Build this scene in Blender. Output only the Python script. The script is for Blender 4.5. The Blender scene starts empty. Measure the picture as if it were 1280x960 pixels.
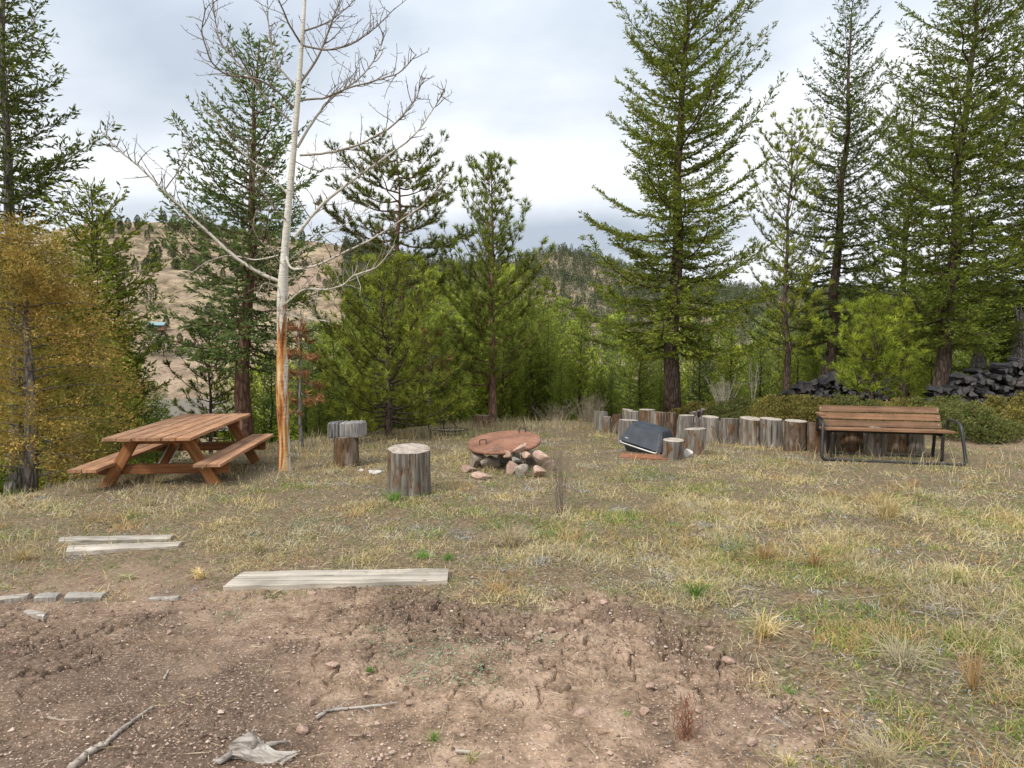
import bpy, bmesh, math, random
import numpy as np
from mathutils import Vector, Matrix, Euler

# ------------------------------------------------------------------ camera, world, sun, exposure
scene = bpy.context.scene
COL = scene.collection
CAMZ, FPX, HOR = 1.4, 800.0, 455.0
PITCH = math.atan((480 - HOR) / FPX)
cam_data = bpy.data.cameras.new('camera'); cam = bpy.data.objects.new('camera', cam_data); COL.objects.link(cam)
cam.location = (0, 0, CAMZ); cam.rotation_euler = (math.radians(90) - PITCH, 0, 0)
cam_data.sensor_width = 36; cam_data.lens = 36 * FPX / 1280; cam_data.clip_start = .05; cam_data.clip_end = 6000
scene.camera = cam

SUN_EL, SUN_AZ = math.radians(44), math.radians(-138)      # azimuth measured from +Y towards +X : behind the camera, to the left
world = bpy.data.worlds.new('World'); scene.world = world; world.use_nodes = True
nt = world.node_tree; nt.nodes.clear(); N = nt.nodes.new; L = nt.links.new
def mth(op, a=None, b=None, c=None, clamp=False):
    n = N('ShaderNodeMath'); n.operation = op; n.use_clamp = clamp
    for i, v in enumerate((a, b, c)):
        if v is None: continue
        if isinstance(v, (int, float)): n.inputs[i].default_value = v
        else: L(v, n.inputs[i])
    return n.outputs[0]
tc = N('ShaderNodeTexCoord'); sep = N('ShaderNodeSeparateXYZ'); L(tc.outputs['Generated'], sep.inputs[0])
zc = mth('MAXIMUM', sep.outputs[2], 0.0)
den = mth('ADD', zc, 0.30)
comb = N('ShaderNodeCombineXYZ'); L(mth('DIVIDE', sep.outputs[0], den), comb.inputs[0]); L(mth('DIVIDE', sep.outputs[1], den), comb.inputs[1])
comb.inputs[2].default_value = 0
mp = N('ShaderNodeMapping'); L(comb.outputs[0], mp.inputs[0]); mp.inputs['Location'].default_value = (3.1, 1.35, 0); mp.inputs['Scale'].default_value = (.62, .8, 1)
n1 = N('ShaderNodeTexNoise'); L(mp.outputs[0], n1.inputs['Vector']); n1.inputs['Scale'].default_value = 1.25; n1.inputs['Detail'].default_value = 7; n1.inputs['Roughness'].default_value = .5; n1.inputs['Distortion'].default_value = .35
n2 = N('ShaderNodeTexNoise'); L(mp.outputs[0], n2.inputs['Vector']); n2.inputs['Scale'].default_value = 4.5; n2.inputs['Detail'].default_value = 6
cl = mth('ADD', mth('MULTIPLY', n1.outputs[0], .8), mth('MULTIPLY', n2.outputs[0], .2))
# large cloud banks: a grey-blue bank high up, a bright break below it, a grey bank low in the middle
el = mth('ARCSINE', sep.outputs[2])
def bump(x, c, w):
    d = mth('DIVIDE', mth('SUBTRACT', x, c), w); return mth('POWER', 2.718, mth('MULTIPLY', mth('MULTIPLY', d, d), -1))
azn = mth('ARCTAN2', sep.outputs[0], sep.outputs[1])
b_hi = mth('MULTIPLY', bump(el, .47, .13), .12)
b_hl = mth('MULTIPLY', mth('MULTIPLY', bump(el, .36, .13), bump(azn, -.42, .3)), .13)
b_lo = mth('MULTIPLY', mth('MULTIPLY', bump(el, .19, .045), bump(azn, .02, .35)), .22)
b_w = mth('MULTIPLY', bump(el, .27, .06), .10)
cl2 = mth('ADD', mth('SUBTRACT', mth('SUBTRACT', mth('SUBTRACT', cl, b_hi), b_hl), b_lo), b_w)
cr = N('ShaderNodeValToRGB'); L(cl2, cr.inputs[0])
e = cr.color_ramp.elements; e[0].position = .27; e[0].color = (.42, .475, .555, 1); e[1].position = .60; e[1].color = (.90, .91, .925, 1)
m = e.new(.40); m.color = (.60, .65, .715, 1); m = e.new(.50); m.color = (.79, .82, .86, 1)
boost = mth('ADD', 1.0, mth('MULTIPLY', mth('MULTIPLY', zc, zc), 1.3))
cloud = N('ShaderNodeVectorMath'); cloud.operation = 'SCALE'; L(cr.outputs[0], cloud.inputs[0]); L(mth('MULTIPLY', boost, 8.4), cloud.inputs['Scale'])
sky = N('ShaderNodeTexSky'); sky.sky_type = 'NISHITA'; sky.sun_disc = False; sky.sun_elevation = SUN_EL; sky.sun_rotation = SUN_AZ; sky.air_density = 1.0; sky.dust_density = 2.0
mix = N('ShaderNodeMix'); mix.data_type = 'RGBA'; mix.inputs[0].default_value = .97
L(sky.outputs[0], mix.inputs[6]); L(cloud.outputs[0], mix.inputs[7])
bg = N('ShaderNodeBackground'); bg.inputs[1].default_value = .1; L(mix.outputs[2], bg.inputs[0])
wo = N('ShaderNodeOutputWorld'); L(bg.outputs[0], wo.inputs[0])

sd = bpy.data.lights.new('sun', 'SUN'); sd.energy = 2.2; sd.angle = math.radians(10); sd.color = (1, .95, .86)
sun = bpy.data.objects.new('sun', sd); COL.objects.link(sun)
sv = Vector((math.sin(SUN_AZ) * math.cos(SUN_EL), math.cos(SUN_AZ) * math.cos(SUN_EL), math.sin(SUN_EL)))
sun.rotation_euler = sv.to_track_quat('Z', 'Y').to_euler(); sun.location = sv * 50
scene.view_settings.view_transform = 'Standard'; scene.view_settings.look = 'None'
scene.view_settings.exposure = 0.54; scene.view_settings.gamma = 1
scene.render.engine = 'CYCLES'
scene.cycles.max_bounces = 6; scene.cycles.transparent_max_bounces = 4
scene.cycles.diffuse_bounces = 4

# ------------------------------------------------------------------ projection helpers
cp, sp = math.cos(PITCH), math.sin(PITCH)
def ray(px, py):
    a, b = (px - 640) / FPX, (480 - py) / FPX
    return np.array([a, cp + b * sp, b * cp - sp])
def atY(px, py, Y):
    d = ray(px, py); k = Y / d[1]; return np.array([d[0] * k, Y, CAMZ + d[2] * k])
def proj(x, y, z):
    dx, dy, dz = x, y, z - CAMZ
    f = dy * cp - dz * sp; u = dy * sp + dz * cp
    f = np.where(np.abs(f) < 1e-3, 1e-3, f)
    return 640 + FPX * dx / f, 480 - FPX * u / f

# ------------------------------------------------------------------ numpy noise
def _h(ix, iy, s):
    n = (ix.astype(np.int64) * 374761393 + iy.astype(np.int64) * 668265263 + s * 1442695041) & 0xffffffff
    n = ((n ^ (n >> 13)) * 1274126177) & 0xffffffff
    n = ((n ^ (n >> 16)) * 2246822519) & 0xffffffff
    return ((n ^ (n >> 15)) & 0xffffff) / float(0xffffff)
def vnoise(x, y, s=0):
    x = np.asarray(x, float); y = np.asarray(y, float)
    ix, iy = np.floor(x), np.floor(y); fx, fy = x - ix, y - iy
    fx = fx * fx * fx * (fx * (fx * 6 - 15) + 10); fy = fy * fy * fy * (fy * (fy * 6 - 15) + 10)
    a = _h(ix, iy, s); b = _h(ix + 1, iy, s); c = _h(ix, iy + 1, s); d = _h(ix + 1, iy + 1, s)
    return (a + (b - a) * fx) * (1 - fy) + (c + (d - c) * fx) * fy
def fbm(x, y, sc, o=4, s=0, g=.5):
    t = 0; a = 1; w = 0; x = np.asarray(x) / sc; y = np.asarray(y) / sc
    for i in range(o):
        c_, s_ = math.cos(i * 1.1), math.sin(i * 1.1)
        t = t + a * vnoise(x * c_ - y * s_ + 17.3 * i, x * s_ + y * c_ + 9.1 * i, s + i); w += a; a *= g; x = x * 2.03; y = y * 2.03
    return t / w
def voronoi(x, y, sc, s=0):
    x = x / sc; y = y / sc; ix, iy = np.floor(x), np.floor(y)
    f1 = np.full(x.shape, 9.); f2 = np.full(x.shape, 9.); cid = np.zeros(x.shape)
    for i in (-1, 0, 1):
        for j in (-1, 0, 1):
            cx, cy = ix + i, iy + j; h1 = _h(cx, cy, s); px = cx + .1 + .8 * h1; py = cy + .1 + .8 * _h(cx, cy, s + 7)
            d = np.hypot(px - x, py - y); nf = d < f1
            f2 = np.where(nf, f1, np.minimum(f2, d)); cid = np.where(nf, h1, cid); f1 = np.where(nf, d, f1)
    return f1, f2, cid
def sst(a, b, x):
    t = np.clip((x - a) / (b - a), 0, 1); return t * t * (3 - 2 * t)

# ------------------------------------------------------------------ terrain heights
PU = np.array([-1200, -200, 0, 100, 250, 400, 600, 740, 900, 1100, 1300, 2600.])
PE = np.array([6.5, 7.4, 8.2, 9.0, 10.6, 12.2, 15.3, 15.8, 17.5, 21, 24, 32.])
RU = np.array([-900, -300, 0, 60, 130, 200, 300, 360, 430, 500, 560, 630, 680, 705, 740, 790, 860, 1000, 1300, 2200.])
RH = np.array([120, 135, 160, 174, 187, 185, 176, 164, 156, 140, 130, 133, 146, 150, 142, 124, 108, 96, 96, 80.]) - 8
RD = np.array([650, 660, 680, 690, 700, 700, 690, 680, 660, 720, 820, 900, 930, 930, 930, 930, 930, 900, 850, 800.])
def macro(x, y):
    x = np.asarray(x, float); y = np.asarray(y, float)
    r = np.hypot(x, y); az = np.arctan2(x, y); azc = np.clip(az, -1.15, 1.15); u = 640 + FPX * np.tan(azc)
    E = np.interp(u, PU, PE); E = np.where(np.abs(az) > 1.5, 9999., E)
    t = np.maximum(r - E, 0)
    z = .40 * sst(8.5, 15.5, y) * sst(3, 6.5, x) + .05 * (fbm(x, y, 2.3, 2, 3) - .5) * sst(60, 20, r)
    z = z - .05 * sst(-4, -7, x)
    drop = 15.5 + .4 * sst(8.5, 15.5, y) * sst(3, 6.5, x)
    soft = t * t / (t + 2.0)
    z = z - drop * (1 - np.exp(-soft * .34 / 15.5))
    z = z + 3.0 * (fbm(x, y, 26, 3, 11) - .5) * sst(20, 70, t) * sst(330, 200, r)
    z = z - 1.8 * sst(120, 190, r) * sst(345, 300, r)
    rd = np.interp(u, RU, RD); rh = np.interp(u, RU, RH)
    yr = rd * np.cos(azc); zr = CAMZ + rh / FPX * yr
    k = (r - 320) / (rd - 320)
    up = np.where(k < 1, sst(0, .1, k) * .03 + .97 * np.clip(k, 0, 1) ** 1.15, 1 - 0.35 * np.clip(k - 1, 0, 2))
    hill = (zr + 16) * up
    gul = (fbm(x, y, 90, 4, 21) - .5) * 26 * sst(0, .3, k) * sst(1.0, .75, k) + (fbm(x, y, 25, 3, 5) - .5) * 5 * sst(0, .2, k)
    return np.where(k > 0, z + hill + gul, z)
def gz(x, y): return float(macro(np.array([x]), np.array([y]))[0])
def gp(px, py):
    d = ray(px, py); lo = 1.0; t = 1.5
    while t < 60:
        p = np.array([0, 0, CAMZ]) + d * t
        if p[2] < gz(p[0], p[1]): break
        lo = t; t += .25
    hi = t
    for _ in range(18):
        m_ = (lo + hi) / 2; p = np.array([0, 0, CAMZ]) + d * m_
        if p[2] < gz(p[0], p[1]): hi = m_
        else: lo = m_
    p = np.array([0, 0, CAMZ]) + d * hi; p[2] = gz(p[0], p[1]); return p

# ground cover densities, a coarse map of the clearing
GPY = np.array([520, 560, 600, 640, 680, 720, 760, 800, 860, 920, 970.])
GPX = np.array([0, 150, 300, 450, 600, 750, 900, 1050, 1200, 1290.])
GD = np.array([[.8, .8, .8, .9, .8, .7, .7, .7, .6, .5],
 [.7, .35, .5, .95, .85, .6, .75, .8, .3, .15],
 [.45, .3, .55, .6, .6, .65, .95, .95, .8, .45],
 [.65, .5, .5, .5, .62, .8, .95, .95, .95, .9],
 [.6, .5, .52, .5, .65, .8, .95, .95, .95, .95],
 [.3, .2, .3, .24, .62, .5, .88, .95, .95, .95],
 [.03, .02, .0, .0, .03, .03, .6, .9, .95, .95],
 [0, 0, 0, 0, .0, 0, .12, .8, .95, .95],
 [0, 0, 0, 0, .0, 0, .0, .42, .9, .95],
 [0, 0, 0, 0, .0, .0, 0, .14, .85, .9],
 [0, 0, 0, .0, .02, .0, .0, .25, .85, .9]])
def gdens(x, y):
    px, py = proj(x, y, 0 * x)
    px = px + 55 * (fbm(x, y, .8, 3, 31) - .5); py = py + 40 * (fbm(x, y, .6, 3, 32) - .5)
    cx = np.clip(px, 0, 1289.9); cy = np.clip(np.where(y < .5, 969, py), 520, 969.9)
    i = np.clip(np.searchsorted(GPX, cx, 'right') - 1, 0, len(GPX) - 2); j = np.clip(np.searchsorted(GPY, cy, 'right') - 1, 0, len(GPY) - 2)
    fx = (cx - GPX[i]) / (GPX[i + 1] - GPX[i]); fy = (cy - GPY[j]) / (GPY[j + 1] - GPY[j])
    return (GD[j, i] * (1 - fx) + GD[j, i + 1] * fx) * (1 - fy) + (GD[j + 1, i] * (1 - fx) + GD[j + 1, i + 1] * fx) * fy

# ------------------------------------------------------------------ mesh accumulation
class Acc:
    def __init__(s): s.V = []; s.F = {3: [], 4: []}; s.M = {3: [], 4: []}; s.C = []; s.n = 0; s.sm = {3: [], 4: []}
    def add(s, v, f, mat=0, col=None, smooth=True):
        v = np.asarray(v, float).reshape(-1, 3); f = np.asarray(f, np.int64); k = f.shape[1]
        s.V.append(v); s.F[k].append(f + s.n); s.M[k].append(np.full(len(f), mat)); s.sm[k].append(np.full(len(f), smooth))
        c = np.ones((len(v), 4)) if col is None else np.broadcast_to(np.c_[np.asarray(col, float).reshape(-1, 3), np.ones(len(np.asarray(col, float).reshape(-1, 3)))], (len(v), 4))
        s.C.append(c); s.n += len(v)
    def faces(s, f, mat=0, smooth=True):      # extra faces on absolute indices
        f = np.asarray(f, np.int64); k = f.shape[1]; s.F[k].append(f); s.M[k].append(np.full(len(f), mat)); s.sm[k].append(np.full(len(f), smooth))
    def mesh(s, name, color=False):
        V = np.concatenate(s.V); me = bpy.data.meshes.new(name)
        loops = []; starts = []; mats = []; sm = []; st = 0
        for k in (3, 4):
            if s.F[k]:
                F = np.concatenate(s.F[k]); loops.append(F.ravel()); starts.append(st + np.arange(len(F)) * k); st += F.size
                mats.append(np.concatenate(s.M[k])); sm.append(np.concatenate(s.sm[k]))
        lp = np.concatenate(loops).astype(np.int32); ss = np.concatenate(starts).astype(np.int32)
        me.vertices.add(len(V)); me.vertices.foreach_set('co', V.astype(np.float32).ravel())
        me.loops.add(len(lp)); me.loops.foreach_set('vertex_index', lp)
        me.polygons.add(len(ss)); me.polygons.foreach_set('loop_start', ss)
        me.polygons.foreach_set('material_index', np.concatenate(mats).astype(np.int32))
        me.polygons.foreach_set('use_smooth', np.concatenate(sm).astype(bool))
        if color:
            at = me.color_attributes.new('Col', 'FLOAT_COLOR', 'POINT'); at.data.foreach_set('color', np.concatenate(s.C).astype(np.float32).ravel())
        me.update(calc_edges=True); return me
    def obj(s, name, mats, parent=None, color=False, loc=None):
        me = s.mesh(name, color)
        for m_ in (mats if isinstance(mats, (list, tuple)) else [mats]): me.materials.append(m_)
        o = bpy.data.objects.new(name, me); COL.objects.link(o)
        if parent: o.parent = parent
        if loc is not None: o.location = loc
        return o
def unit(v): return v / np.maximum(np.linalg.norm(v, axis=-1, keepdims=True), 1e-9)
def tube(acc, P, R, sides=6, mat=0, cap=True, col=None, wob=0, rng=None):
    P = np.asarray(P, float); R = np.broadcast_to(np.asarray(R, float), (len(P),)); n = len(P)
    T = unit(np.gradient(P, axis=0)); up = np.array([0, 0, 1.]) if abs(T[0][2]) < .9 else np.array([1., 0, 0])
    a = unit(np.cross(T[0], up)); A = []
    for i in range(n):
        a = a - T[i] * np.dot(a, T[i]); a = a / max(np.linalg.norm(a), 1e-9); A.append(a)
    A = np.array(A); B = np.cross(T, A); th = np.arange(sides) / sides * 2 * np.pi
    rr = R[:, None] * (1 + (wob * (rng.random((n, sides)) - .5) if wob else 0))
    V = P[:, None] + rr[..., None] * (A[:, None] * np.cos(th)[None, :, None] + B[:, None] * np.sin(th)[None, :, None])
    i = np.arange(n - 1)[:, None] * sides; j = np.arange(sides)[None]; k = (np.arange(sides)[None] + 1) % sides
    F = np.stack([i + j, i + k, i + sides + k, i + sides + j], -1).reshape(-1, 4)
    base = acc.n; acc.add(V.reshape(-1, 3), F, mat, col)
    if cap:
        for ring, p in ((0, P[0]), (n - 1, P[-1])):
            c = acc.n; s_ = base + ring * sides
            q = np.array([[s_ + a_, s_ + (a_ + 1) % sides, c] for a_ in range(sides)])
            if ring == 0: q = q[:, ::-1]
            acc.V.append(p[None]); acc.C.append(np.ones((1, 4)) if col is None else np.array([[*np.asarray(col).ravel()[:3], 1]])); acc.n += 1
            acc.faces(q, mat, True)
def diamonds(acc, B, D, Ln, W, col, rng, mat=0, taper=.45):
    n = len(B); D = unit(D); r = unit(rng.normal(size=(n, 3))); S = unit(np.cross(D, r)) * (W / 2)[:, None] if np.ndim(W) else unit(np.cross(D, r)) * W / 2
    L_ = np.broadcast_to(Ln, (n,))[:, None]
    V = np.stack([B, B + D * L_ * taper + S, B + D * L_, B + D * L_ * taper - S], 1)
    acc.add(V.reshape(-1, 3), np.arange(4 * n).reshape(n, 4), mat, np.repeat(col, 4, 0), False)
def needles(acc, B, D, Ln, W, col, rng, mat=0):
    n = len(B); D = unit(D); S = unit(np.cross(D, rng.normal(size=(n, 3)))) * W / 2; L_ = np.broadcast_to(Ln, (n,))[:, None]
    V = np.stack([B - S, B + S, B + D * L_], 1)
    acc.add(V.reshape(-1, 3), np.arange(3 * n).reshape(n, 3), mat, np.repeat(col, 3, 0), False)

# ------------------------------------------------------------------ properties
def tag(o, label=None, cat=None, group=None, kind=None):
    if label: o['label'] = label
    if cat: o['category'] = cat
    if group: o['group'] = group
    if kind: o['kind'] = kind
    return o
def empty(name, loc, label, cat, group=None, rz=0):
    o = bpy.data.objects.new(name, None); COL.objects.link(o); o.location = loc; o.rotation_euler = (0, 0, rz); o.empty_display_size = .2
    return tag(o, label, cat, group)
def copy_thing(o, loc, rot=(0, 0, 0), sc=(1, 1, 1), label=None, group=None):
    c = o.copy(); COL.objects.link(c); c.location = loc; c.rotation_euler = rot; c.scale = sc
    if label: c['label'] = label
    if group: c['group'] = group
    for ch in list(o.children):
        d = ch.copy(); COL.objects.link(d); d.parent = c
        for g in list(ch.children):
            k = g.copy(); COL.objects.link(k); k.parent = d
    return c

# ------------------------------------------------------------------ materials
class MB:
    def __init__(s, name, rough=.85, spec=.25):
        s.m = bpy.data.materials.new(name); s.m.use_nodes = True; s.t = s.m.node_tree; s.b = s.t.nodes['Principled BSDF']
        s.b.inputs['Roughness'].default_value = rough; s.b.inputs['Specular IOR Level'].default_value = spec
        s.tc = s.n('ShaderNodeTexCoord')
    def n(s, t): return s.t.nodes.new(t)
    def l(s, a, b): s.t.links.new(a, b)
    def set(s, sock, v):
        if isinstance(v, (int, float)): sock.default_value = v
        elif isinstance(v, tuple): sock.default_value = (*v, 1) if len(v) == 3 and sock.type == 'RGBA' else v
        else: s.l(v, sock)
    def coord(s, scale=(1, 1, 1), which='Object', add=None):
        mp_ = s.n('ShaderNodeMapping'); s.l(s.tc.outputs[which], mp_.inputs[0]); mp_.inputs['Scale'].default_value = scale
        if add is not None: s.l(add, mp_.inputs['Location'])
        return mp_.outputs[0]
    def rnd(s, k=50):
        oi = s.n('ShaderNodeObjectInfo'); c = s.n('ShaderNodeCombineXYZ'); mm = s.math('MULTIPLY', oi.outputs['Random'], k)
        for i in range(3): s.l(mm, c.inputs[i])
        return c.outputs[0]
    def random(s): return s.n('ShaderNodeObjectInfo').outputs['Random']
    def noise(s, vec, sc, det=4, rough=.55, dist=0, out=0):
        x = s.n('ShaderNodeTexNoise'); s.l(vec, x.inputs['Vector']); x.inputs['Scale'].default_value = sc; x.inputs['Detail'].default_value = det
        x.inputs['Roughness'].default_value = rough; x.inputs['Distortion'].default_value = dist; return x.outputs[out]
    def vor(s, vec, sc, feat='F1', out='Distance'):
        x = s.n('ShaderNodeTexVoronoi'); x.feature = feat; s.l(vec, x.inputs['Vector']); x.inputs['Scale'].default_value = sc; return x.outputs[out]
    def math(s, op, a, b=0, clamp=False):
        x = s.n('ShaderNodeMath'); x.operation = op; x.use_clamp = clamp; s.set(x.inputs[0], a); s.set(x.inputs[1], b); return x.outputs[0]
    def ramp(s, fac, stops):
        x = s.n('ShaderNodeValToRGB'); s.l(fac, x.inputs[0]); e_ = x.color_ramp.elements
        while len(e_) > 1: e_.remove(e_[-1])
        for i, (p, c) in enumerate(stops):
            q = e_[0] if i == 0 else e_.new(p); q.position = p; q.color = (*c, 1) if isinstance(c, tuple) else (c, c, c, 1)
        return x.outputs[0]
    def mix(s, fac, a, b, mode='MIX'):
        x = s.n('ShaderNodeMix'); x.data_type = 'RGBA'; x.blend_type = mode; s.set(x.inputs[0], fac); s.set(x.inputs[6], a); s.set(x.inputs[7], b); return x.outputs[2]
    def attr(s, name='Col', out='Color'):
        x = s.n('ShaderNodeAttribute'); x.attribute_name = name; return x.outputs[out]
    def sep(s, v):
        x = s.n('ShaderNodeSeparateXYZ'); s.l(v, x.inputs[0]); return x.outputs
    def bump(s, h, strength=.5, dist=.01):
        x = s.n('ShaderNodeBump'); s.l(h, x.inputs['Height']); x.inputs['Strength'].default_value = strength; x.inputs['Distance'].default_value = dist
        s.l(x.outputs[0], s.b.inputs['Normal']); return x
    def color(s, c): s.set(s.b.inputs['Base Color'], c); return s

def foliage_mat(name, transl=.3, tint=(1, 1, 1), sc=2.2):
    m_ = MB(name, .7, .2)
    v = m_.noise(m_.coord(), sc, 3); r = m_.random()
    k = m_.math('ADD', m_.math('MULTIPLY', v, .6), m_.math('MULTIPLY', r, .4))
    c = m_.mix(1, m_.attr(), m_.ramp(k, [(.25, tuple(.62 * t for t in tint)), (.5, (.92, .96, .98)), (.72, tuple(1.22 * t for t in tint))]), 'MULTIPLY')
    m_.color(c); tr = m_.n('ShaderNodeBsdfTranslucent'); m_.l(c, tr.inputs[0]); ms = m_.n('ShaderNodeMixShader'); ms.inputs[0].default_value = transl
    out = m_.t.nodes['Material Output']; m_.l(m_.b.outputs[0], ms.inputs[1]); m_.l(tr.outputs[0], ms.inputs[2]); m_.l(ms.outputs[0], out.inputs[0])
    return m_.m
M_needle = foliage_mat('conifer_needles', .4, (1.34, 1.24, 1.0))
M_gold = foliage_mat('juniper_foliage', .3, sc=3.5)
M_grass = foliage_mat('grass_blades', .3, (1.2, 1.12, 1.0), 1.0)
M_farleaf = foliage_mat('far_foliage', .1, sc=.2)

def bark_mat(name, c1, c2, c3, sc=1.0):
    m_ = MB(name, .95, .15); v = m_.coord((14 * sc, 14 * sc, 3.2 * sc), add=m_.rnd()); a = m_.vor(v, 1.0, 'DISTANCE_TO_EDGE'); b = m_.noise(v, 1.3, 6, .65)
    c = m_.ramp(b, [(.3, c1), (.5, c2), (.72, c3)]); c = m_.mix(m_.math('MULTIPLY', m_.ramp(a, [(0, 1.), (.12, 0.)]), .7), c, tuple(x * .45 for x in c1))
    m_.color(c); m_.bump(m_.math('ADD', m_.ramp(a, [(0, 0.), (.2, 1.)]), b), .8, .03); return m_.m
M_bark = bark_mat('conifer_bark', (.07, .05, .04), (.13, .095, .075), (.22, .17, .14))
M_bark_red = bark_mat('reddish_bark', (.10, .055, .038), (.19, .11, .075), (.28, .19, .15))
M_bark_grey = bark_mat('grey_bark', (.13, .12, .11), (.24, .22, .20), (.38, .35, .32))

def weathered(name, g1, g2, brown, amount, top=(.33, .28, .23)):
    """upright cut round: grey vertical grain, brown patches where the bark has come away"""
    m_ = MB(name, .9, .15); rn = m_.rnd(); v = m_.coord((26, 26, 1.6), add=rn); a = m_.noise(v, 1.0, 8, .68)
    c = m_.ramp(a, [(.28, tuple(x * .45 for x in g1)), (.45, g1), (.62, g2), (.8, tuple(min(1, x * 1.25) for x in g2))])
    v2 = m_.coord((9, 9, 3.2), add=rn); p = m_.noise(v2, 1.0, 5, .6, .6)
    br = m_.ramp(m_.noise(m_.coord((24, 24, 6), add=rn), 1, 6, .75), [(.34, (.03, .02, .014)), (.48, tuple(x * .62 for x in brown)), (.58, tuple(x * .9 + .01 for x in brown)), (.68, (.27, .18, .11)), (.78, (.34, .29, .24))])
    c = m_.mix(m_.ramp(m_.math('ADD', p, m_.math('MULTIPLY', m_.math('SUBTRACT', a, .5), .25)), [(.60 - amount * .3, 0.), (.68 - amount * .3, 1.)]), c, br); c = m_.mix(1, c, m_.ramp(m_.random(), [(0, (.72, .72, .74)), (1, (1.12, 1.1, 1.06))]), 'MULTIPLY')
    cr_ = m_.noise(m_.coord((40, 40, .7), add=rn), 1, 3, .5); c = m_.mix(m_.ramp(cr_, [(.30, 1.), (.36, 0.)]), c, (.035, .028, .022))
    m_.color(c); m_.bump(m_.math('ADD', a, m_.math('MULTIPLY', p, .5)), .8, .012); return m_.m
M_st = [weathered('stump_grey', (.135, .12, .105), (.28, .26, .235), (.20, .105, .05), .05), weathered('stump_mixed', (.13, .112, .095), (.28, .25, .215), (.21, .12, .06), .22),
        weathered('stump_brown', (.13, .10, .075), (.28, .22, .17), (.17, .10, .055), .45)]
def cutwood():
    m_ = MB('cut_wood_end', .9, .15); g = m_.tc.outputs['Object']; s_ = m_.sep(g); rn = m_.rnd()
    r = m_.math('SQRT', m_.math('ADD', m_.math('MULTIPLY', s_[0], s_[0]), m_.math('MULTIPLY', s_[1], s_[1])))
    n_ = m_.noise(m_.coord((3, 3, 3), add=rn), 2, 3); rings = m_.math('SINE', m_.math('MULTIPLY', m_.math('ADD', r, m_.math('MULTIPLY', n_, .05)), 330))
    f = m_.noise(m_.coord((9, 9, 9), add=rn), 1.5, 7, .7)
    c = m_.ramp(f, [(.28, (.17, .14, .115)), (.5, (.36, .31, .26)), (.72, (.52, .46, .39))]); c = m_.mix(m_.math('MULTIPLY', m_.math('ADD', rings, 1), .12), c, (.16, .12, .09))
    ang = m_.math('ARCTAN2', s_[0], s_[1]); co = m_.n('ShaderNodeCombineXYZ'); m_.l(m_.math('MULTIPLY', ang, 2.2), co.inputs[0]); m_.l(m_.math('MULTIPLY', r, 1.5), co.inputs[1]); m_.l(m_.math('MULTIPLY', m_.random(), 30), co.inputs[2])
    ck = m_.noise(co.outputs[0], 2.2, 3, .6); c = m_.mix(m_.ramp(ck, [(.33, 1.), (.37, 0.)]), c, (.05, .035, .025)); m_.color(c); m_.bump(f, .5, .006); return m_.m
M_cut = cutwood()

def plank_mat(name, stops, axis=0, sc=1, rough=.8, bumpd=.003, stain=None):
    m_ = MB(name, rough, .25); s3 = [34 * sc] * 3; s3[axis] = 1.3 * sc; rn = m_.rnd(); a = m_.noise(m_.coord(tuple(s3), add=rn), 1, 7, .62, .35)
    c = m_.ramp(a, stops); w = m_.noise(m_.coord((2.5, 2.5, 2.5), add=rn), 1.6, 4); c = m_.mix(1, c, m_.ramp(w, [(.3, .72), (.7, 1.18)]), 'MULTIPLY')
    c = m_.mix(1, c, m_.ramp(m_.random(), [(0, (.80, .82, .86)), (1, (1.15, 1.12, 1.1))]), 'MULTIPLY'); kn = m_.vor(m_.coord(tuple((3.2 if i == axis else 7) for i in range(3)), add=rn), 1.0); c = m_.mix(m_.ramp(kn, [(.05, .8), (.1, 0.)]), c, tuple(x * .4 for x in stops[0][1]))
    m_.color(c); m_.bump(a, .6, bumpd); return m_.m
red1 = [(.3, (.17, .085, .045)), (.5, (.31, .168, .093)), (.7, (.43, .26, .165))]
M_table = plank_mat('stained_table_wood', red1, 1); M_table_x = plank_mat('stained_beam_wood', [(.3, (.13, .05, .02)), (.5, (.25, .105, .04)), (.7, (.34, .16, .07))], 0)
M_table_z = plank_mat('stained_leg_wood', [(.3, (.14, .055, .022)), (.5, (.27, .115, .042)), (.7, (.36, .175, .075))], 2)
M_bench = plank_mat('brown_bench_slat', [(.3, (.12, .065, .035)), (.5, (.21, .118, .066)), (.7, (.29, .17, .10))], 0)
M_grey = plank_mat('weathered_plank', [(.28, (.10, .085, .068)), (.42, (.27, .24, .20)), (.56, (.38, .345, .29)), (.72, (.48, .44, .38))], 0, bumpd=.006)
M_slab = plank_mat('grey_slab_wood', [(.25, (.10, .095, .09)), (.5, (.22, .21, .205)), (.75, (.38, .365, .35))], 2, bumpd=.008)
M_drift = plank_mat('driftwood', [(.3, (.09, .07, .055)), (.45, (.28, .24, .20)), (.7, (.50, .46, .40))], 0, 1.5, bumpd=.012)

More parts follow.
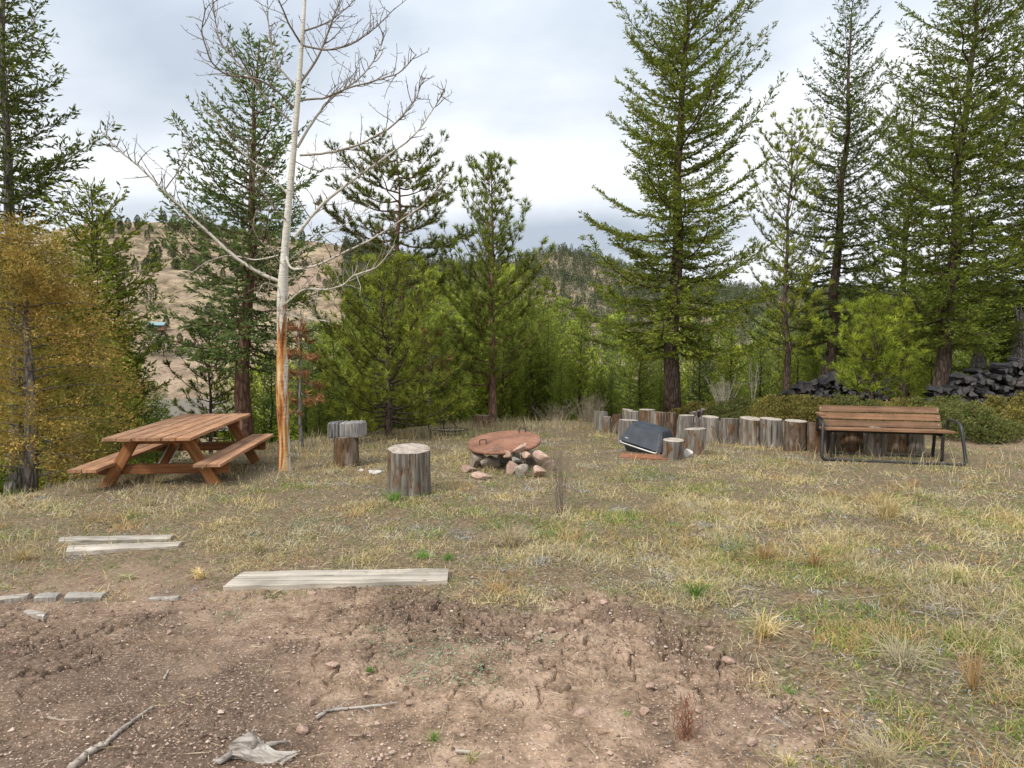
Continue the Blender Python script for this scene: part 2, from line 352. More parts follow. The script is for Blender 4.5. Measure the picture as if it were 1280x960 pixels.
def stone_mat(name, c1, c2, c3):
    m_ = MB(name, .9, .2); rn = m_.rnd(); a = m_.noise(m_.coord((6, 6, 6), add=rn), 1, 6, .65); f = m_.noise(m_.coord((60, 60, 60), add=rn), 1, 4, .7)
    c = m_.ramp(a, [(.3, c1), (.5, c2), (.7, c3)]); c = m_.mix(1, c, m_.ramp(f, [(.3, .7), (.7, 1.25)]), 'MULTIPLY')
    c = m_.mix(1, c, m_.ramp(m_.random(), [(0, (.85, .8, .8)), (.5, (1.05, 1, .97)), (1, (.95, 1, 1.02))]), 'MULTIPLY'); m_.color(c); m_.bump(m_.math('ADD', a, m_.math('MULTIPLY', f, .3)), .6, .01); return m_.m
M_stone = stone_mat('pink_granite', (.24, .16, .125), (.38, .27, .215), (.50, .39, .32))
M_stone2 = stone_mat('grey_stone', (.15, .125, .10), (.27, .235, .195), (.38, .34, .29))
M_white = stone_mat('pale_stone', (.42, .39, .35), (.55, .52, .48), (.66, .63, .6))

def rust_mat():
    m_ = MB('rusty_steel', .75, .35); a = m_.noise(m_.coord((2.2, 2.2, 2.2)), 1.5, 7, .65); f = m_.noise(m_.coord((30, 30, 30)), 1, 5, .7); s_ = m_.noise(m_.coord((2, 14, 2)), 1.2, 5, .6)
    c = m_.ramp(a, [(.3, (.10, .048, .032)), (.45, (.19, .085, .048)), (.58, (.27, .12, .066)), (.75, (.28, .165, .125))])
    c = m_.mix(m_.math('MULTIPLY', m_.ramp(s_, [(.45, 0.), (.7, 1.)]), .3), c, (.26, .19, .17)); c = m_.mix(1, c, m_.ramp(f, [(.3, .7), (.7, 1.2)]), 'MULTIPLY')
    m_.color(c); m_.bump(f, .4, .003); return m_.m
M_rust = rust_mat()
def simple(name, c, rough=.6, metal=0, spec=.3, var=.3, sc=8):
    m_ = MB(name, rough, spec); a = m_.noise(m_.coord(), sc, 5, .65); m_.color(m_.mix(1, c, m_.ramp(a, [(.3, 1 - var), (.7, 1 + var)]), 'MULTIPLY')); m_.b.inputs['Metallic'].default_value = metal
    m_.bump(a, .2, .003); return m_.m
M_black = simple('black_painted_steel', (.018, .018, .02), .45, 0, .5)
M_dark = simple('dark_iron', (.05, .045, .04), .7)
M_lid = simple('dusty_black_grill_enamel', (.035, .042, .055), .38, 0, .5, .5, 6)
M_alu = simple('dull_metal_rail', (.5, .48, .45), .45, .7)
M_plate = simple('name_plate', (.45, .45, .45), .5)
M_bolt = simple('galvanised_bolt', (.5, .5, .48), .4, .6)
M_rustbase = simple('rusty_tray', (.22, .09, .045), .85)
def char_mat():
    m_ = MB('old_dark_firewood', .9, .15); rn = m_.rnd(); a = m_.noise(m_.coord((30, 4, 30), add=rn), 1, 6, .65); r = m_.random()
    c = m_.ramp(a, [(.3, (.010, .010, .011)), (.5, (.032, .031, .034)), (.70, (.15, .145, .155))]); c = m_.mix(1, c, m_.ramp(r, [(0, (.7, .7, .7)), (.8, (1.1, 1.1, 1.15)), (.93, (1.9, 1.7, 1.45)), (1, (2.6, 2.3, 2.0))]), 'MULTIPLY')
    m_.color(c); m_.bump(a, .8, .01); return m_.m
M_fire = char_mat()
M_fire_end = simple('weathered_log_end', (.075, .072, .072), .9, var=.5, sc=20)

def aspen_mat():
    m_ = MB('aspen_bark', .75, .2); s_ = m_.sep(m_.tc.outputs['Object']); z = s_[2]
    n_ = m_.noise(m_.coord((6, 6, 1.4)), 1.2, 5, .6); c = m_.ramp(n_, [(.3, (.43, .40, .33)), (.6, (.62, .60, .54)), (.8, (.70, .685, .64))])
    lent = m_.noise(m_.coord((7, 7, 42)), 1, 4, .65); c = m_.mix(m_.ramp(lent, [(.61, 0.), (.67, 1.)]), c, (.12, .10, .08))
    # thin upper limbs carry a browner bark
    c = m_.mix(m_.attr(), (.15, .115, .08), c)
    # bark stripped low on the trunk, resin-stained sapwood below
    w = m_.noise(m_.coord((13, 13, 1.5)), 1, 5, .62, .4)
    wood = m_.ramp(w, [(.33, (.07, .022, .012)), (.43, (.26, .09, .028)), (.50, (.45, .22, .075)), (.57, (.54, .36, .18)), (.70, (.66, .54, .36))])
    wood = m_.mix(m_.ramp(m_.noise(m_.coord((14, 14, 30)), 1, 3), [(.66, 0.), (.69, 1.)]), wood, (.02, .012, .01))
    edge = m_.math('ADD', m_.math('SUBTRACT', 2.05, z), m_.math('MULTIPLY', m_.math('SUBTRACT', m_.noise(m_.coord((20, 20, 2.6)), 1, 5, .7), .5), 2.4))
    side = m_.ramp(m_.math('ADD', m_.math('MULTIPLY', s_[0], -7.0), m_.math('MULTIPLY', m_.noise(m_.coord((7, 7, 1.1)), 1, 4), 1.3)), [(.30, 0.), (.38, 1.)])
    f = m_.math('MULTIPLY', m_.ramp(edge, [(0, 0.), (.12, 1.)]), side)
    c = m_.mix(f, c, wood); m_.color(c); m_.bump(m_.math('SUBTRACT', m_.math('ADD', w, lent), m_.math('MULTIPLY', f, .8)), .9, .015); return m_.m
M_aspen = aspen_mat()
M_twig = simple('bare_twigs', (.26, .21, .16), .9)
M_redtwig = simple('reddish_twigs', (.22, .09, .05), .9)
M_paletwig = simple('pale_dead_twigs', (.42, .38, .32), .9)

def ground_mat():
    m_ = MB('clearing_ground', .95, .12); P = m_.coord(); col = m_.attr('Col'); s_ = m_.sep(col); grass, far, damp = s_[0], s_[1], s_[2]
    big = m_.noise(P, .9, 4, .6); mid = m_.noise(P, 6, 6, .65); fin = m_.noise(P, 60, 5, .7); grit = m_.vor(P, 95); gcol = m_.vor(P, 95, out='Color')
    soil = m_.ramp(m_.math('ADD', m_.math('MULTIPLY', mid, .65), m_.math('MULTIPLY', big, .35)), [(.34, (.11, .075, .052)), (.45, (.215, .148, .10)), (.54, (.33, .232, .162)), (.66, (.44, .325, .235))])
    soil = m_.mix(m_.math('MULTIPLY', damp, .85), soil, m_.ramp(fin, [(.3, (.045, .031, .022)), (.6, (.11, .076, .055)), (.8, (.19, .135, .10))]))
    gs = m_.sep(gcol); stone = m_.ramp(gs[0], [(0, (.09, .062, .045)), (.5, (.30, .21, .16)), (.85, (.46, .33, .26)), (1, (.56, .46, .39))])
    gm = m_.math('MULTIPLY', m_.ramp(grit, [(.25, 1.), (.45, 0.)]), m_.ramp(gs[1], [(.45, 0.), (.5, .85)])); soil = m_.mix(gm, soil, stone)
    soil = m_.mix(1, soil, m_.ramp(fin, [(.3, .72), (.7, 1.22)]), 'MULTIPLY')
    thatch = m_.ramp(m_.noise(m_.coord((1, 1, 1)), 38, 6, .75, .8), [(.32, (.035, .026, .018)), (.45, (.10, .075, .05)), (.56, (.19, .15, .095)), (.70, (.36, .30, .22))])
    th2 = m_.ramp(mid, [(.35, (1.1, .95, .8)), (.5, (1, 1, 1)), (.62, (.78, .92, .62)), (.75, (1.05, 1.02, 1.1))]); thatch = m_.mix(1, thatch, th2, 'MULTIPLY')
    gg = m_.ramp(m_.math('ADD', grass, m_.math('MULTIPLY', m_.math('SUBTRACT', mid, .5), 1.1)), [(.14, 0.), (.42, .95)])
    near = m_.mix(gg, soil, thatch)
    # far hillsides: dry grass, pink-tan scree, scrub
    h1 = m_.noise(P, .011, 6, .65); h2 = m_.noise(P, .09, 6, .7); h3 = m_.noise(P, .5, 4, .7)
    hill = m_.ramp(h2, [(.36, (.09, .07, .045)), (.46, (.19, .14, .092)), (.54, (.28, .215, .14)), (.66, (.39, .31, .20))])
    hill = m_.mix(m_.ramp(h1, [(.5, 0.), (.62, .6)]), hill, (.33, .23, .18)); hill = m_.mix(m_.ramp(h3, [(.52, 0.), (.64, .7)]), hill, (.10, .09, .055)); dots = m_.vor(P, .16); hill = m_.mix(m_.ramp(m_.math('ADD', dots, m_.math('MULTIPLY', h2, .5)), [(.40, .8), (.48, 0.)]), hill, (.075, .075, .045)); hill = m_.mix(m_.ramp(m_.noise(P, .03, 5, .6), [(.5, 0.), (.62, .45)]), hill, (.20, .155, .115))
    m_.color(m_.mix(far, near, hill)); hh = m_.math('ADD', m_.math('MULTIPLY', mid, 1.2), m_.math('ADD', m_.math('MULTIPLY', fin, .5), m_.math('MULTIPLY', grit, -.35)))
    m_.bump(hh, .9, .012); return m_.m
M_ground = ground_mat()

# ------------------------------------------------------------------ ground sheet
def build_ground():
    r = [.25]
    while r[-1] < 2.0: r.append(r[-1] * 1.05)
    while r[-1] < 5.2: r.append(r[-1] * 1.0022)
    while r[-1] < 8: r.append(r[-1] * 1.0042)
    while r[-1] < 26: r.append(r[-1] * 1.008)
    while r[-1] < 2400: r.append(r[-1] * 1.014)
    r = np.array(r)
    a = np.concatenate([np.radians(np.arange(-180, -47, 3.0)), np.radians(np.arange(-47, 47, .105)), np.radians(np.arange(47, 180, 3.0))])
    R, A = np.meshgrid(r, a, indexing='ij'); X = R * np.sin(A); Y = R * np.cos(A); Z = macro(X, Y)
    G = gdens(X, Y); d = sst(.45, .1, G)
    close = sst(20, 12, R)
    # lumps and clods
    Z = Z + close * ((fbm(X, Y, .35, 3, 41) - .5) * .028 + (fbm(X, Y, .06, 3, 43) - .5) * (.006 + .008 * d))
    wx = X + .06 * (fbm(X, Y, .10, 4, 51) - .5) * 2; wy = Y + .06 * (fbm(X, Y, .10, 4, 52) - .5) * 2
    f1, f2, cid = voronoi(wx * .9, wy * 1.1, .125, 61); e1 = f2 - f1
    f1b, f2b, cidb = voronoi(wx + 5, wy, .055, 62); e2 = f2b - f1b
    crk = sst(.42, .60, fbm(X, Y, .55, 3, 71)) * .75 + .06
    px, py = proj(X, Y, 0 * X); edge = np.exp(-((py - np.interp(px, [400, 640, 760, 880, 1000, 1060], [760, 765, 770, 800, 860, 930])) / 42.) ** 2) * sst(350, 480, px) * sst(1120, 1000, px)
    crk = crk * (.25 + .75 * sst(905, 850, py)); crk = np.clip(crk + 1.5 * edge, 0, 1.7); brk = sst(.35, .5, fbm(X, Y, .17, 3, 77))
    damage = np.where((R > 1.5) & (R < 10), d * crk, 0)
    Z = Z - damage * ((.044 * (1 - sst(.015, .04 + .11 * brk, e1)) * brk + .013 * (1 - sst(.0, .2, e2)) * sst(.4, .9, crk))) + damage * (cid - .5) * .016
    V = np.stack([X, Y, Z], -1).reshape(-1, 3); nr, na = R.shape
    i = np.arange(nr - 1)[:, None] * na; j = np.arange(na)[None]; k = (j + 1) % na
    F = np.stack([i + j, i + k, i + na + k, i + na + j], -1).reshape(-1, 4)[:, ::-1]
    acc = Acc(); farm = sst(60, 260, R)
    damp = np.clip(.95 * np.exp(-(((px - 130) / 270.) ** 2 + ((py - 850) / 110.) ** 2)) + .75 * edge * sst(.3, .6, fbm(X, Y, .3, 3, 82)) + .6 * (py > 900) * sst(900, 960, py) * sst(620, 300, px) + .5 * sst(.52, .68, fbm(X, Y, .5, 4, 81))
                   - .45 * np.exp(-(((px - 640) / 230.) ** 2 + ((py - 850) / 60.) ** 2)), 0, 1) * sst(14, 9, R)
    C = np.stack([G, farm, damp], -1).reshape(-1, 3)
    acc.add(V, F, 0, C)
    c0 = acc.n; acc.V.append(np.array([[0, 0, gz(0, 0)]])); acc.C.append(np.array([[.3, 0, 0, 1.]])); acc.n += 1
    acc.faces(np.array([[j_, (j_ + 1) % na, c0] for j_ in range(na)])[:, ::-1], 0)
    o = acc.obj('ground', M_ground, color=True); tag(o, kind='structure')
build_ground()

# lake
m_ = MB('lake_water', .3, .25); m_.color((.13, .12, .10)); m_.bump(m_.noise(m_.coord((.3, 1, 1)), .8, 4), .15, .1); M_water = m_.m
acc = Acc(); acc.add([(-330, 150, 0), (120, 150, 0), (120, 348, 0), (-330, 348, 0)], [[0, 1, 2, 3]]); lake = acc.obj('lake', M_water, loc=(0, 0, -14.3)); tag(lake, kind='structure')

# ------------------------------------------------------------------ conifers
def interp(pts, t): return np.interp(t, [p[0] for p in pts], [p[1] for p in pts])
FIR = np.array([(.08, .12, .024), (.125, .17, .032), (.175, .215, .042)]); FIRY = np.array([(.125, .175, .024), (.185, .235, .034), (.25, .28, .048)])
PINE = np.array([(.13, .17, .03), (.20, .245, .038), (.27, .30, .055)]); PINEB = np.array([(.17, .23, .03), (.24, .30, .035), (.31, .35, .05)])
DARK = np.array([(.04, .06, .022), (.062, .09, .026), (.095, .12, .034)]); GOLD = np.array([(.34, .215, .05), (.42, .29, .085), (.28, .22, .055), (.24, .205, .05)])
OLIVE = np.array([(.16, .155, .035), (.23, .20, .05), (.31, .24, .06)])
def pick(pal, n, rng, jit=.18):
    c = pal[rng.integers(0, len(pal), n)] * (1 + jit * (rng.random((n, 1)) * 2 - 1)); return np.clip(c, .004, 1)
def conifer_parts(H, r0, prof, t0=.0, t1=.85, nb=80, kind='fir', pal=FIR, seed=1, lean=(0, 0), elev=(50, 22, -8), det=1.0, dead=0, tw=None, wscale=1.0, needle=.13, clump=1.0, bend=.18, extra=()):
    """returns (trunk Acc, crown Acc). prof: [(t, reach)] with t=0 at the top and 1 at the ground"""
    rng = np.random.default_rng(seed); T = Acc(); Cn = Acc(); n = 16
    tt = np.linspace(0, 1, n); wx = (fbm(tt * 6, tt * 0 + seed, 1, 2, seed) - .5) * .025 * H; wy = (fbm(tt * 6, tt * 0 + seed + 9, 1, 2, seed) - .5) * .025 * H
    P = np.stack([lean[0] * tt + wx - wx[0], lean[1] * tt + wy - wy[0], H * tt], 1); P[0, 2] = -.25
    R = r0 * (1 - tt) ** 1.05 * (1 + .35 * np.exp(-tt * 25)) + .006
    tube(T, P, R, 9, wob=.12, rng=rng)
    fB, fD, fL, fW = [], [], [], []
    gold = 2.39996; phase = rng.random() * 6
    for i in range(nb + len(extra)):
        f = (i + rng.random()) / nb; f = min(f, 1); t = t0 + (t1 - t0) * f ** .85 if kind != 'ragged' else t0 + (t1 - t0) * f
        hz = 1 - t; base = np.array([np.interp(hz, tt, P[:, k]) for k in range(3)]); az = phase + i * gold + rng.normal() * .25
        Lb = float(interp(prof, t)) * rng.uniform(.55, 1.15); e_ = math.radians(np.interp(f, [0, .45, 1], elev) + rng.normal() * 5)
        if i >= nb: t, az, Lb, ed_ = extra[i - nb]; e_ = math.radians(ed_); hz = 1 - t; base = np.array([np.interp(hz, tt, P[:, k]) for k in range(3)])
        if Lb < .05: continue
        e_ = e_; out = np.array([math.cos(az), math.sin(az), 0]); ns = 7; e_ = math.atan(min(math.tan(e_), (H * t * .85 + .08) / Lb - bend)) if i < nb else e_
        s = np.linspace(0, 1, ns); hd = Lb * s; zz = Lb * (math.tan(e_) * s - .10 * np.sin(s * np.pi) + bend * s * s)
        side = np.array([-out[1], out[0], 0]); wob = np.cumsum(rng.normal(size=ns) * .035 * Lb); wob -= wob[0]
        Q = base + out * hd[:, None] + side * wob[:, None]; Q[:, 2] += zz
        rb = min(r0 * .35, .007 + .011 * Lb); tube(T, Q, np.linspace(rb, .003, ns), 4, cap=False)
        tang = unit(np.gradient(Q, axis=0))
        if dead and i > nb * (1 - dead): continue
        if kind == 'fir':
            sp_ = .085 / det; m0 = max(4, int(Lb / sp_)); ss = np.linspace(.03, 1, m0) ** .9; ss = np.concatenate([ss, ss]); sg = np.repeat([1, -1], m0)
            ss = np.clip(ss + rng.normal(size=len(ss)) * .02, .06, 1); B = np.stack([np.interp(ss, s, Q[:, k]) for k in range(3)], 1); Tg = unit(np.stack([np.interp(ss, s, tang[:, k]) for k in range(3)], 1))
            th = np.radians(rng.uniform(32, 62, len(ss))); upv = rng.uniform(-.35, .30, len(ss))
            D2 = unit(Tg * np.cos(th)[:, None] + side * (sg * np.sin(th))[:, None] + np.array([0, 0, 1.]) * upv[:, None])
            l2 = (min(.6, .28 * Lb + .10) * np.clip(1 - ss, 0, 1) ** .5 + .08) * rng.uniform(.5, 1.2, len(ss)) * (.6 + .4 * sst(0, .2, ss)) * clump
            for q in range(0, len(ss), 3):
                tube(T, np.stack([B[q], B[q] + D2[q] * l2[q] * .9]), [.004, .002], 3, cap=False)
            k_ = np.maximum(2, (l2 / (.021 / det)).astype(int)); idx = np.repeat(np.arange(len(ss)), k_); u = rng.random(len(idx)) * .95 + .05
            b_ = B[idx] + D2[idx] * (l2[idx] * u)[:, None]; pr = unit(np.cross(D2[idx], rng.normal(size=(len(idx), 3)))); pr[:, 2] *= .7
            an = rng.uniform(.35, 1.0, len(idx)); d_ = unit(D2[idx] * np.cos(an)[:, None] + pr * np.sin(an)[:, None])
            fB.append(b_); fD.append(d_); fL.append(rng.uniform(.06, .13, len(idx)) * wscale); fW.append(rng.uniform(.02, .038, len(idx)) * wscale)
        else:
            m0 = max(3, int(Lb / (.15 / det))); ss = np.linspace(.2, 1, m0) ** .8; ss = np.concatenate([ss, ss, [1.]]); sg = np.concatenate([np.repeat([1, -1], m0), [0]])
            ss = np.clip(ss + rng.normal(size=len(ss)) * .04, .2, 1); B = np.stack([np.interp(ss, s, Q[:, k]) for k in range(3)], 1); Tg = unit(np.stack([np.interp(ss, s, tang[:, k]) for k in range(3)], 1))
            th = np.radians(rng.uniform(25, 60, len(ss))); upv = rng.uniform(0, .6, len(ss)); D2 = unit(Tg * np.cos(th)[:, None] + side * (sg * np.sin(th))[:, None] + np.array([0, 0, 1.]) * upv[:, None])
            l2 = (min(.6, .25 * Lb) * (1 - ss) ** .5 + .10) * rng.uniform(.5, 1.1, len(ss)) * clump
            for q in range(len(ss)):
                tube(T, np.stack([B[q], B[q] + D2[q] * l2[q]]), [.005, .002], 3, cap=False)
            nt_ = np.maximum(1, (l2 / .10).astype(int)); ii = np.repeat(np.arange(len(ss)), nt_); fr = np.concatenate([np.linspace(1, .35, q) for q in nt_])
            tb = B[ii] + D2[ii] * (l2[ii] * fr)[:, None]; td = unit(D2[ii] + .35 * rng.normal(size=(len(ii), 3)) + np.array([0, 0, .25])); nn = int(30 * det)
            id2 = np.repeat(np.arange(len(ii)), nn); u = rng.random(len(id2)) * .11 - .02; pr = unit(np.cross(td[id2], rng.normal(size=(len(id2), 3)))); an = rng.uniform(.25, 1.15, len(id2))
            fB.append(tb[id2] + td[id2] * u[:, None]); fD.append(unit(td[id2] * np.cos(an)[:, None] + pr * np.sin(an)[:, None])); fL.append(rng.uniform(.6, 1.1, len(id2)) * needle); fW.append(np.full(len(id2), .015) * wscale)
    B = np.concatenate(fB); D = np.concatenate(fD); L_ = np.concatenate(fL); W = np.concatenate(fW)
    # colour varies spray by spray
    tv = 1.0
    if kind == 'pine':
        q = np.floor(np.arange(len(B)) / max(1, int(30 * det))).astype(int); tv = rng.uniform(.65, 1.45, q.max() + 1)[q][:, None]
    cl_ = fbm(B[:, 0] * 1.0 + B[:, 2] * .7, B[:, 1] + B[:, 2] * .4, .5, 2, seed); col = pick(pal, len(B), rng) * (.72 + .56 * cl_)[:, None] * tv
    if kind == 'fir': diamonds(Cn, B, D, L_, W, col, rng)
    else: needles(Cn, B, D, L_, W[:, None], col, rng)
    # leader shoot
    tipn = 40; tb = P[-1] - np.array([0, 0, 1]) * rng.random((tipn, 1)) * .35; needles(Cn, tb, np.array([0, 0, .8]) + rng.normal(size=(tipn, 3)) * .6, .09, .02, pick(pal, tipn, rng), rng)
    return T, Cn
def tree(name, label, cat, x, y, T, Cn, bark=None, leaf=None, group=None, z=None, rz=0, sc=1):
    o = empty(name, (x, y, gz(x, y) if z is None else z), label, cat, group, rz); o.scale = (sc, sc, sc)
    T.obj('trunk', bark or M_bark, o); Cn.obj('crown', leaf or M_needle, o, color=True); return o
def px_tree(name, label, px, Y, top, r0, prof_px, seed, leanpx=0, **kw):
    x = (px - 640) / FPX * Y / 1.0; z = gz(x, Y); H = CAMZ + (HOR - top) / FPX * Y - z
    def t_of(py): return (CAMZ + (HOR - top) / FPX * Y - (CAMZ + (HOR - py) / FPX * Y)) / H
    prof = [(t_of(py), w * Y / FPX) for py, w in prof_px]; bk = kw.pop('bark', None); lf = kw.pop('leaf', None); cat = kw.pop('cat', 'tree'); gr = kw.pop('group', None)
    T, Cn = conifer_parts(H, r0, prof, t1=t_of(kw.pop('bottom')), seed=seed, lean=(leanpx * Y / FPX, 0), **kw)
    return tree(name, label, cat, x, Y, T, Cn, bk, lf, group=gr)

px_tree('fir_tree', 'big solitary fir with a thick dark trunk, rising behind the row of stumps', 841, 17, -130, .20,
        [(-130, 5), (0, 75), (60, 92), (120, 100), (200, 108), (290, 118), (350, 132), (400, 138), (450, 95)], 11, leanpx=22, bottom=440, nb=138, kind='fir', pal=FIRY * .8, det=1.05, elev=(55, 32, -8), bend=.12)
px_tree('fir_tree', 'tall narrow fir at the left edge with one long bough reaching toward the sky', 12, 11, -190, .14,
        [(-190, 5), (0, 45), (60, 55), (140, 66), (220, 60), (330, 66), (500, 70)], 12, extra=[(.49, .1, 1.75, 22), (.515, -.1, 1.35, 25)], leanpx=-6, bottom=430, nb=140, kind='fir', pal=FIR * .95, det=1.0, elev=(45, 28, 5), bark=M_bark_grey)
px_tree('fir_tree', 'dark fir behind the bare aspen, with a reddish trunk by the picnic table', 306, 11.6, 58, .145,
        [(58, 6), (80, 36), (140, 58), (200, 78), (260, 95), (340, 100), (400, 108), (470, 75)], 13, leanpx=22, bottom=455, nb=108, kind='fir', pal=DARK * 2.2, det=.9, clump=.95, elev=(45, 24, -12), bark=M_bark_red)
px_tree('fir_tree', 'slender tall fir with bare gaps showing its trunk, right of the thin pine', 1033, 19, -12, .17,
        [(-12, 5), (50, 34), (100, 48), (180, 52), (210, 75), (300, 92), (400, 90), (470, 70)], 14, leanpx=27, bottom=440, nb=120, kind='fir', pal=FIR * .9, det=.95, elev=(50, 30, -5), clump=.9)
px_tree('fir_tree', 'tall wide fir above the right end of the bench, beside the wood pile', 1172, 15.5, -120, .16,
        [(-120, 5), (0, 52), (60, 75), (150, 95), (250, 112), (350, 125), (410, 105), (450, 80)], 15, leanpx=46, bottom=430, nb=150, kind='fir', pal=FIRY * .8, det=.95, elev=(45, 26, -6))
px_tree('fir_tree', 'dense fir cut off by the right edge of the view', 1300, 17, -20, .2,
        [(-20, 5), (60, 50), (150, 85), (250, 105), (350, 125), (430, 120)], 16, bottom=440, nb=130, kind='fir', pal=FIR * .8, det=.9, elev=(45, 22, -8))
px_tree('pine_tree', 'thin young pine with long needles between the big fir and the slender fir', 984, 17.5, 158, .09,
        [(158, 10), (180, 38), (260, 45), (340, 50), (430, 50)], 17, leanpx=4, bottom=450, nb=58, kind='pine', pal=PINE * .9, det=.9, elev=(62, 45, 10), bend=.3)
px_tree('pine_tree', 'mid green pine with an upright crown between two tall firs', 1128, 20, 108, .13,
        [(108, 8), (130, 30), (200, 48), (280, 70), (380, 80), (440, 80)], 18, leanpx=6, bottom=440, nb=80, kind='pine', pal=PINE * .85, det=.8, elev=(60, 35, 5), bend=.25)
px_tree('pine_tree', 'pine with a pointed bottlebrush top, straight behind the rusty lid', 616, 15.4, 210, .10,
        [(210, 8), (230, 22), (300, 36), (340, 52), (400, 74), (460, 72)], 19, leanpx=1, bottom=480, nb=80, kind='pine', pal=PINE * 1.0, det=1.0, needle=.15, elev=(66, 40, 8), bend=.32, bark=M_bark_red)
px_tree('pine_tree', 'old pine with an open irregular crown above the young pines', 497, 15.5, 192, .15,
        [(192, 26), (215, 62), (240, 76), (260, 88), (300, 90), (340, 78), (380, 50)], 20, bottom=370, nb=40, kind='pine', pal=PINE * .75, det=.95, elev=(40, 12, -8), bend=.12, bark=M_bark_red, clump=1.3)
px_tree('pine_tree', 'bushy yellow green young pine behind the post with the slab seat', 485, 12.2, 335, .075,
        [(335, 10), (370, 42), (420, 80), (470, 95), (520, 92)], 21, bottom=530, nb=84, kind='pine', pal=PINE * 1.35, det=.85, elev=(60, 32, 0), bend=.2, needle=.12)
px_tree('pine_tree', 'bright young pine growing behind the left part of the bench', 1092, 13.8, 386, .05,
        [(386, 8), (420, 40), (460, 62), (500, 62)], 22, bottom=492, nb=46, kind='pine', pal=PINEB * .9, det=.9, elev=(62, 30, 4), bend=.25, needle=.14)
px_tree('fir_tree', 'leaning young fir with drooping boughs behind the golden juniper', 105, 11, 238, .08,
        [(238, 6), (290, 45), (340, 70), (400, 85), (470, 85), (540, 70)], 23, leanpx=12, bottom=520, nb=95, kind='fir', pal=FIRY * .72, det=.9, elev=(50, 26, 0))
px_tree('fir_tree', 'small green fir on the slope left of the lake view', 150, 11.5, 325, .06,
        [(335, 6), (360, 18), (420, 28), (500, 40), (560, 40)], 24, bottom=545, nb=60, kind='fir', pal=FIR * .95, det=.8, elev=(50, 24, 0))
px_tree('pine_tree', 'low pine sapling below the brow beside the picnic table', 262, 12.4, 415, .04,
        [(415, 6), (450, 34), (500, 45), (560, 42)], 25, bottom=560, nb=40, kind='pine', pal=PINE * .9, det=.8, elev=(55, 28, 0), needle=.12)

# golden juniper, left
def juniper(H, W, seed, pal, n=26000, trunk=.06, droop=-.1, top=.55, size=.06, flat=1.0):
    rng = np.random.default_rng(seed); T = Acc(); Cn = Acc(); nb = 60
    tube(T, [(0, 0, -.2), (.05, 0, H * .3), (-.03, .04, H * .6), (0, 0, H * .92)], [trunk, trunk * .75, trunk * .45, .01], 8, wob=.2, rng=rng)
    tips = []
    for i in range(nb):
        h = H * (.06 + .86 * (i + rng.random()) / nb); az = i * 2.4 + rng.normal() * .3; reach = W * (1 - (h / H) ** 2.2 * (1 - .2)) * rng.uniform(.7, 1.1)
        p0 = np.array([0, 0, h]); o_ = np.array([math.cos(az), math.sin(az), 0]); s = np.linspace(0, 1, 5)[:, None]; Q = p0 + o_ * s * reach + np.array([0, 0, 1]) * (s * .35 - s * s * (-droop + .18)) * reach * flat; Q[:, 2] += rng.normal() * .02
        tube(T, Q, np.linspace(.014, .003, 5), 3, cap=False)
        m0 = n // nb; u = .22 + .78 * rng.random(m0) ** .7; c = np.stack([np.interp(u, s[:, 0], Q[:, k]) for k in range(3)], 1)
        nc = 11; cc = rng.normal(size=(nc, 3)) * .17 * W; ci = rng.integers(0, nc, m0); c = c + cc[ci] * (.4 + .6 * u[:, None]) + rng.normal(size=(m0, 3)) * .045
        dd = unit(o_ * .6 + rng.normal(size=(m0, 3)) * .6 + np.array([0, 0, .35])); tips.append((c, dd))
    B = np.concatenate([a[0] for a in tips]); D = np.concatenate([a[1] for a in tips])
    ok = B[:, 2] > .02; B = B[ok]; D = D[ok]
    cl_ = fbm(B[:, 0] + B[:, 2] * .8, B[:, 1] - B[:, 2] * .5, .35, 2, seed); k = np.clip((cl_ - .35) * 3, 0, 1)[:, None]
    col = pick(pal[:2], len(B), rng, .3) * k + pick(pal[2:], len(B), rng, .25) * (1 - k); diamonds(Cn, B, D, rng.uniform(.5, 1.2, len(B)) * size, rng.uniform(.014, .024, len(B)) * (size / .06), col, rng)
    return T, Cn
T, Cn = juniper(3.5, 1.12, 31, GOLD * .95, 47000, .09, size=.05); x, y = (34 - 640) / FPX * 8.0, 8.0
tree('juniper_tree', 'golden ochre juniper tree at the left edge behind the picnic table', 'tree', x, y, T, Cn, M_bark_grey, M_gold)

# ------------------------------------------------------------------ wood on the slope beyond the clearing (prototypes reused)
protos = []
for i, (kd, pal, H, w, nb, dt) in enumerate([('pine', PINE * 1.4, 9, 1.9, 80, .62), ('fir', FIR * 1.25, 9.5, 1.8, 85, .62), ('pine', PINE * 1.6, 7.5, 1.7, 70, .62), ('fir', FIRY * 1.25, 8, 1.8, 80, .62), ('pine', PINE * .95, 10.5, 2.0, 80, .6), ('fir', DARK * 1.9, 10, 1.7, 85, .6)]):
    T, Cn = conifer_parts(H, .13, [(0, .08), (.2, w * .45), (.5, w * .8), (.8, w)], t1=.965, nb=int(nb * 1.15), kind=kd, pal=pal, seed=70 + i, det=dt, elev=(58, 32, 0), bend=.2, wscale=1.7, needle=.19)
    protos.append((kd, H, T.mesh('trunk'), Cn.mesh('crown', True)))
for p in protos: p[2].materials.append(M_bark); p[3].materials.append(M_needle)
def forest_tree(x, y, H, k, label, group, rng):
    kd, H0, tm, cm = protos[k]; s = H / H0
    o = empty('pine_tree' if kd == 'pine' else 'fir_tree', (x, y, gz(x, y) - .1), label, 'tree', group, rng.random() * 6.28); o.scale = (s * rng.uniform(.9, 1.15), s * rng.uniform(.9, 1.15), s)
    for nm, me in (('trunk', tm), ('crown', cm)):
        c = bpy.data.objects.new(nm, me); COL.objects.link(c); c.parent = o
rng = np.random.default_rng(5)
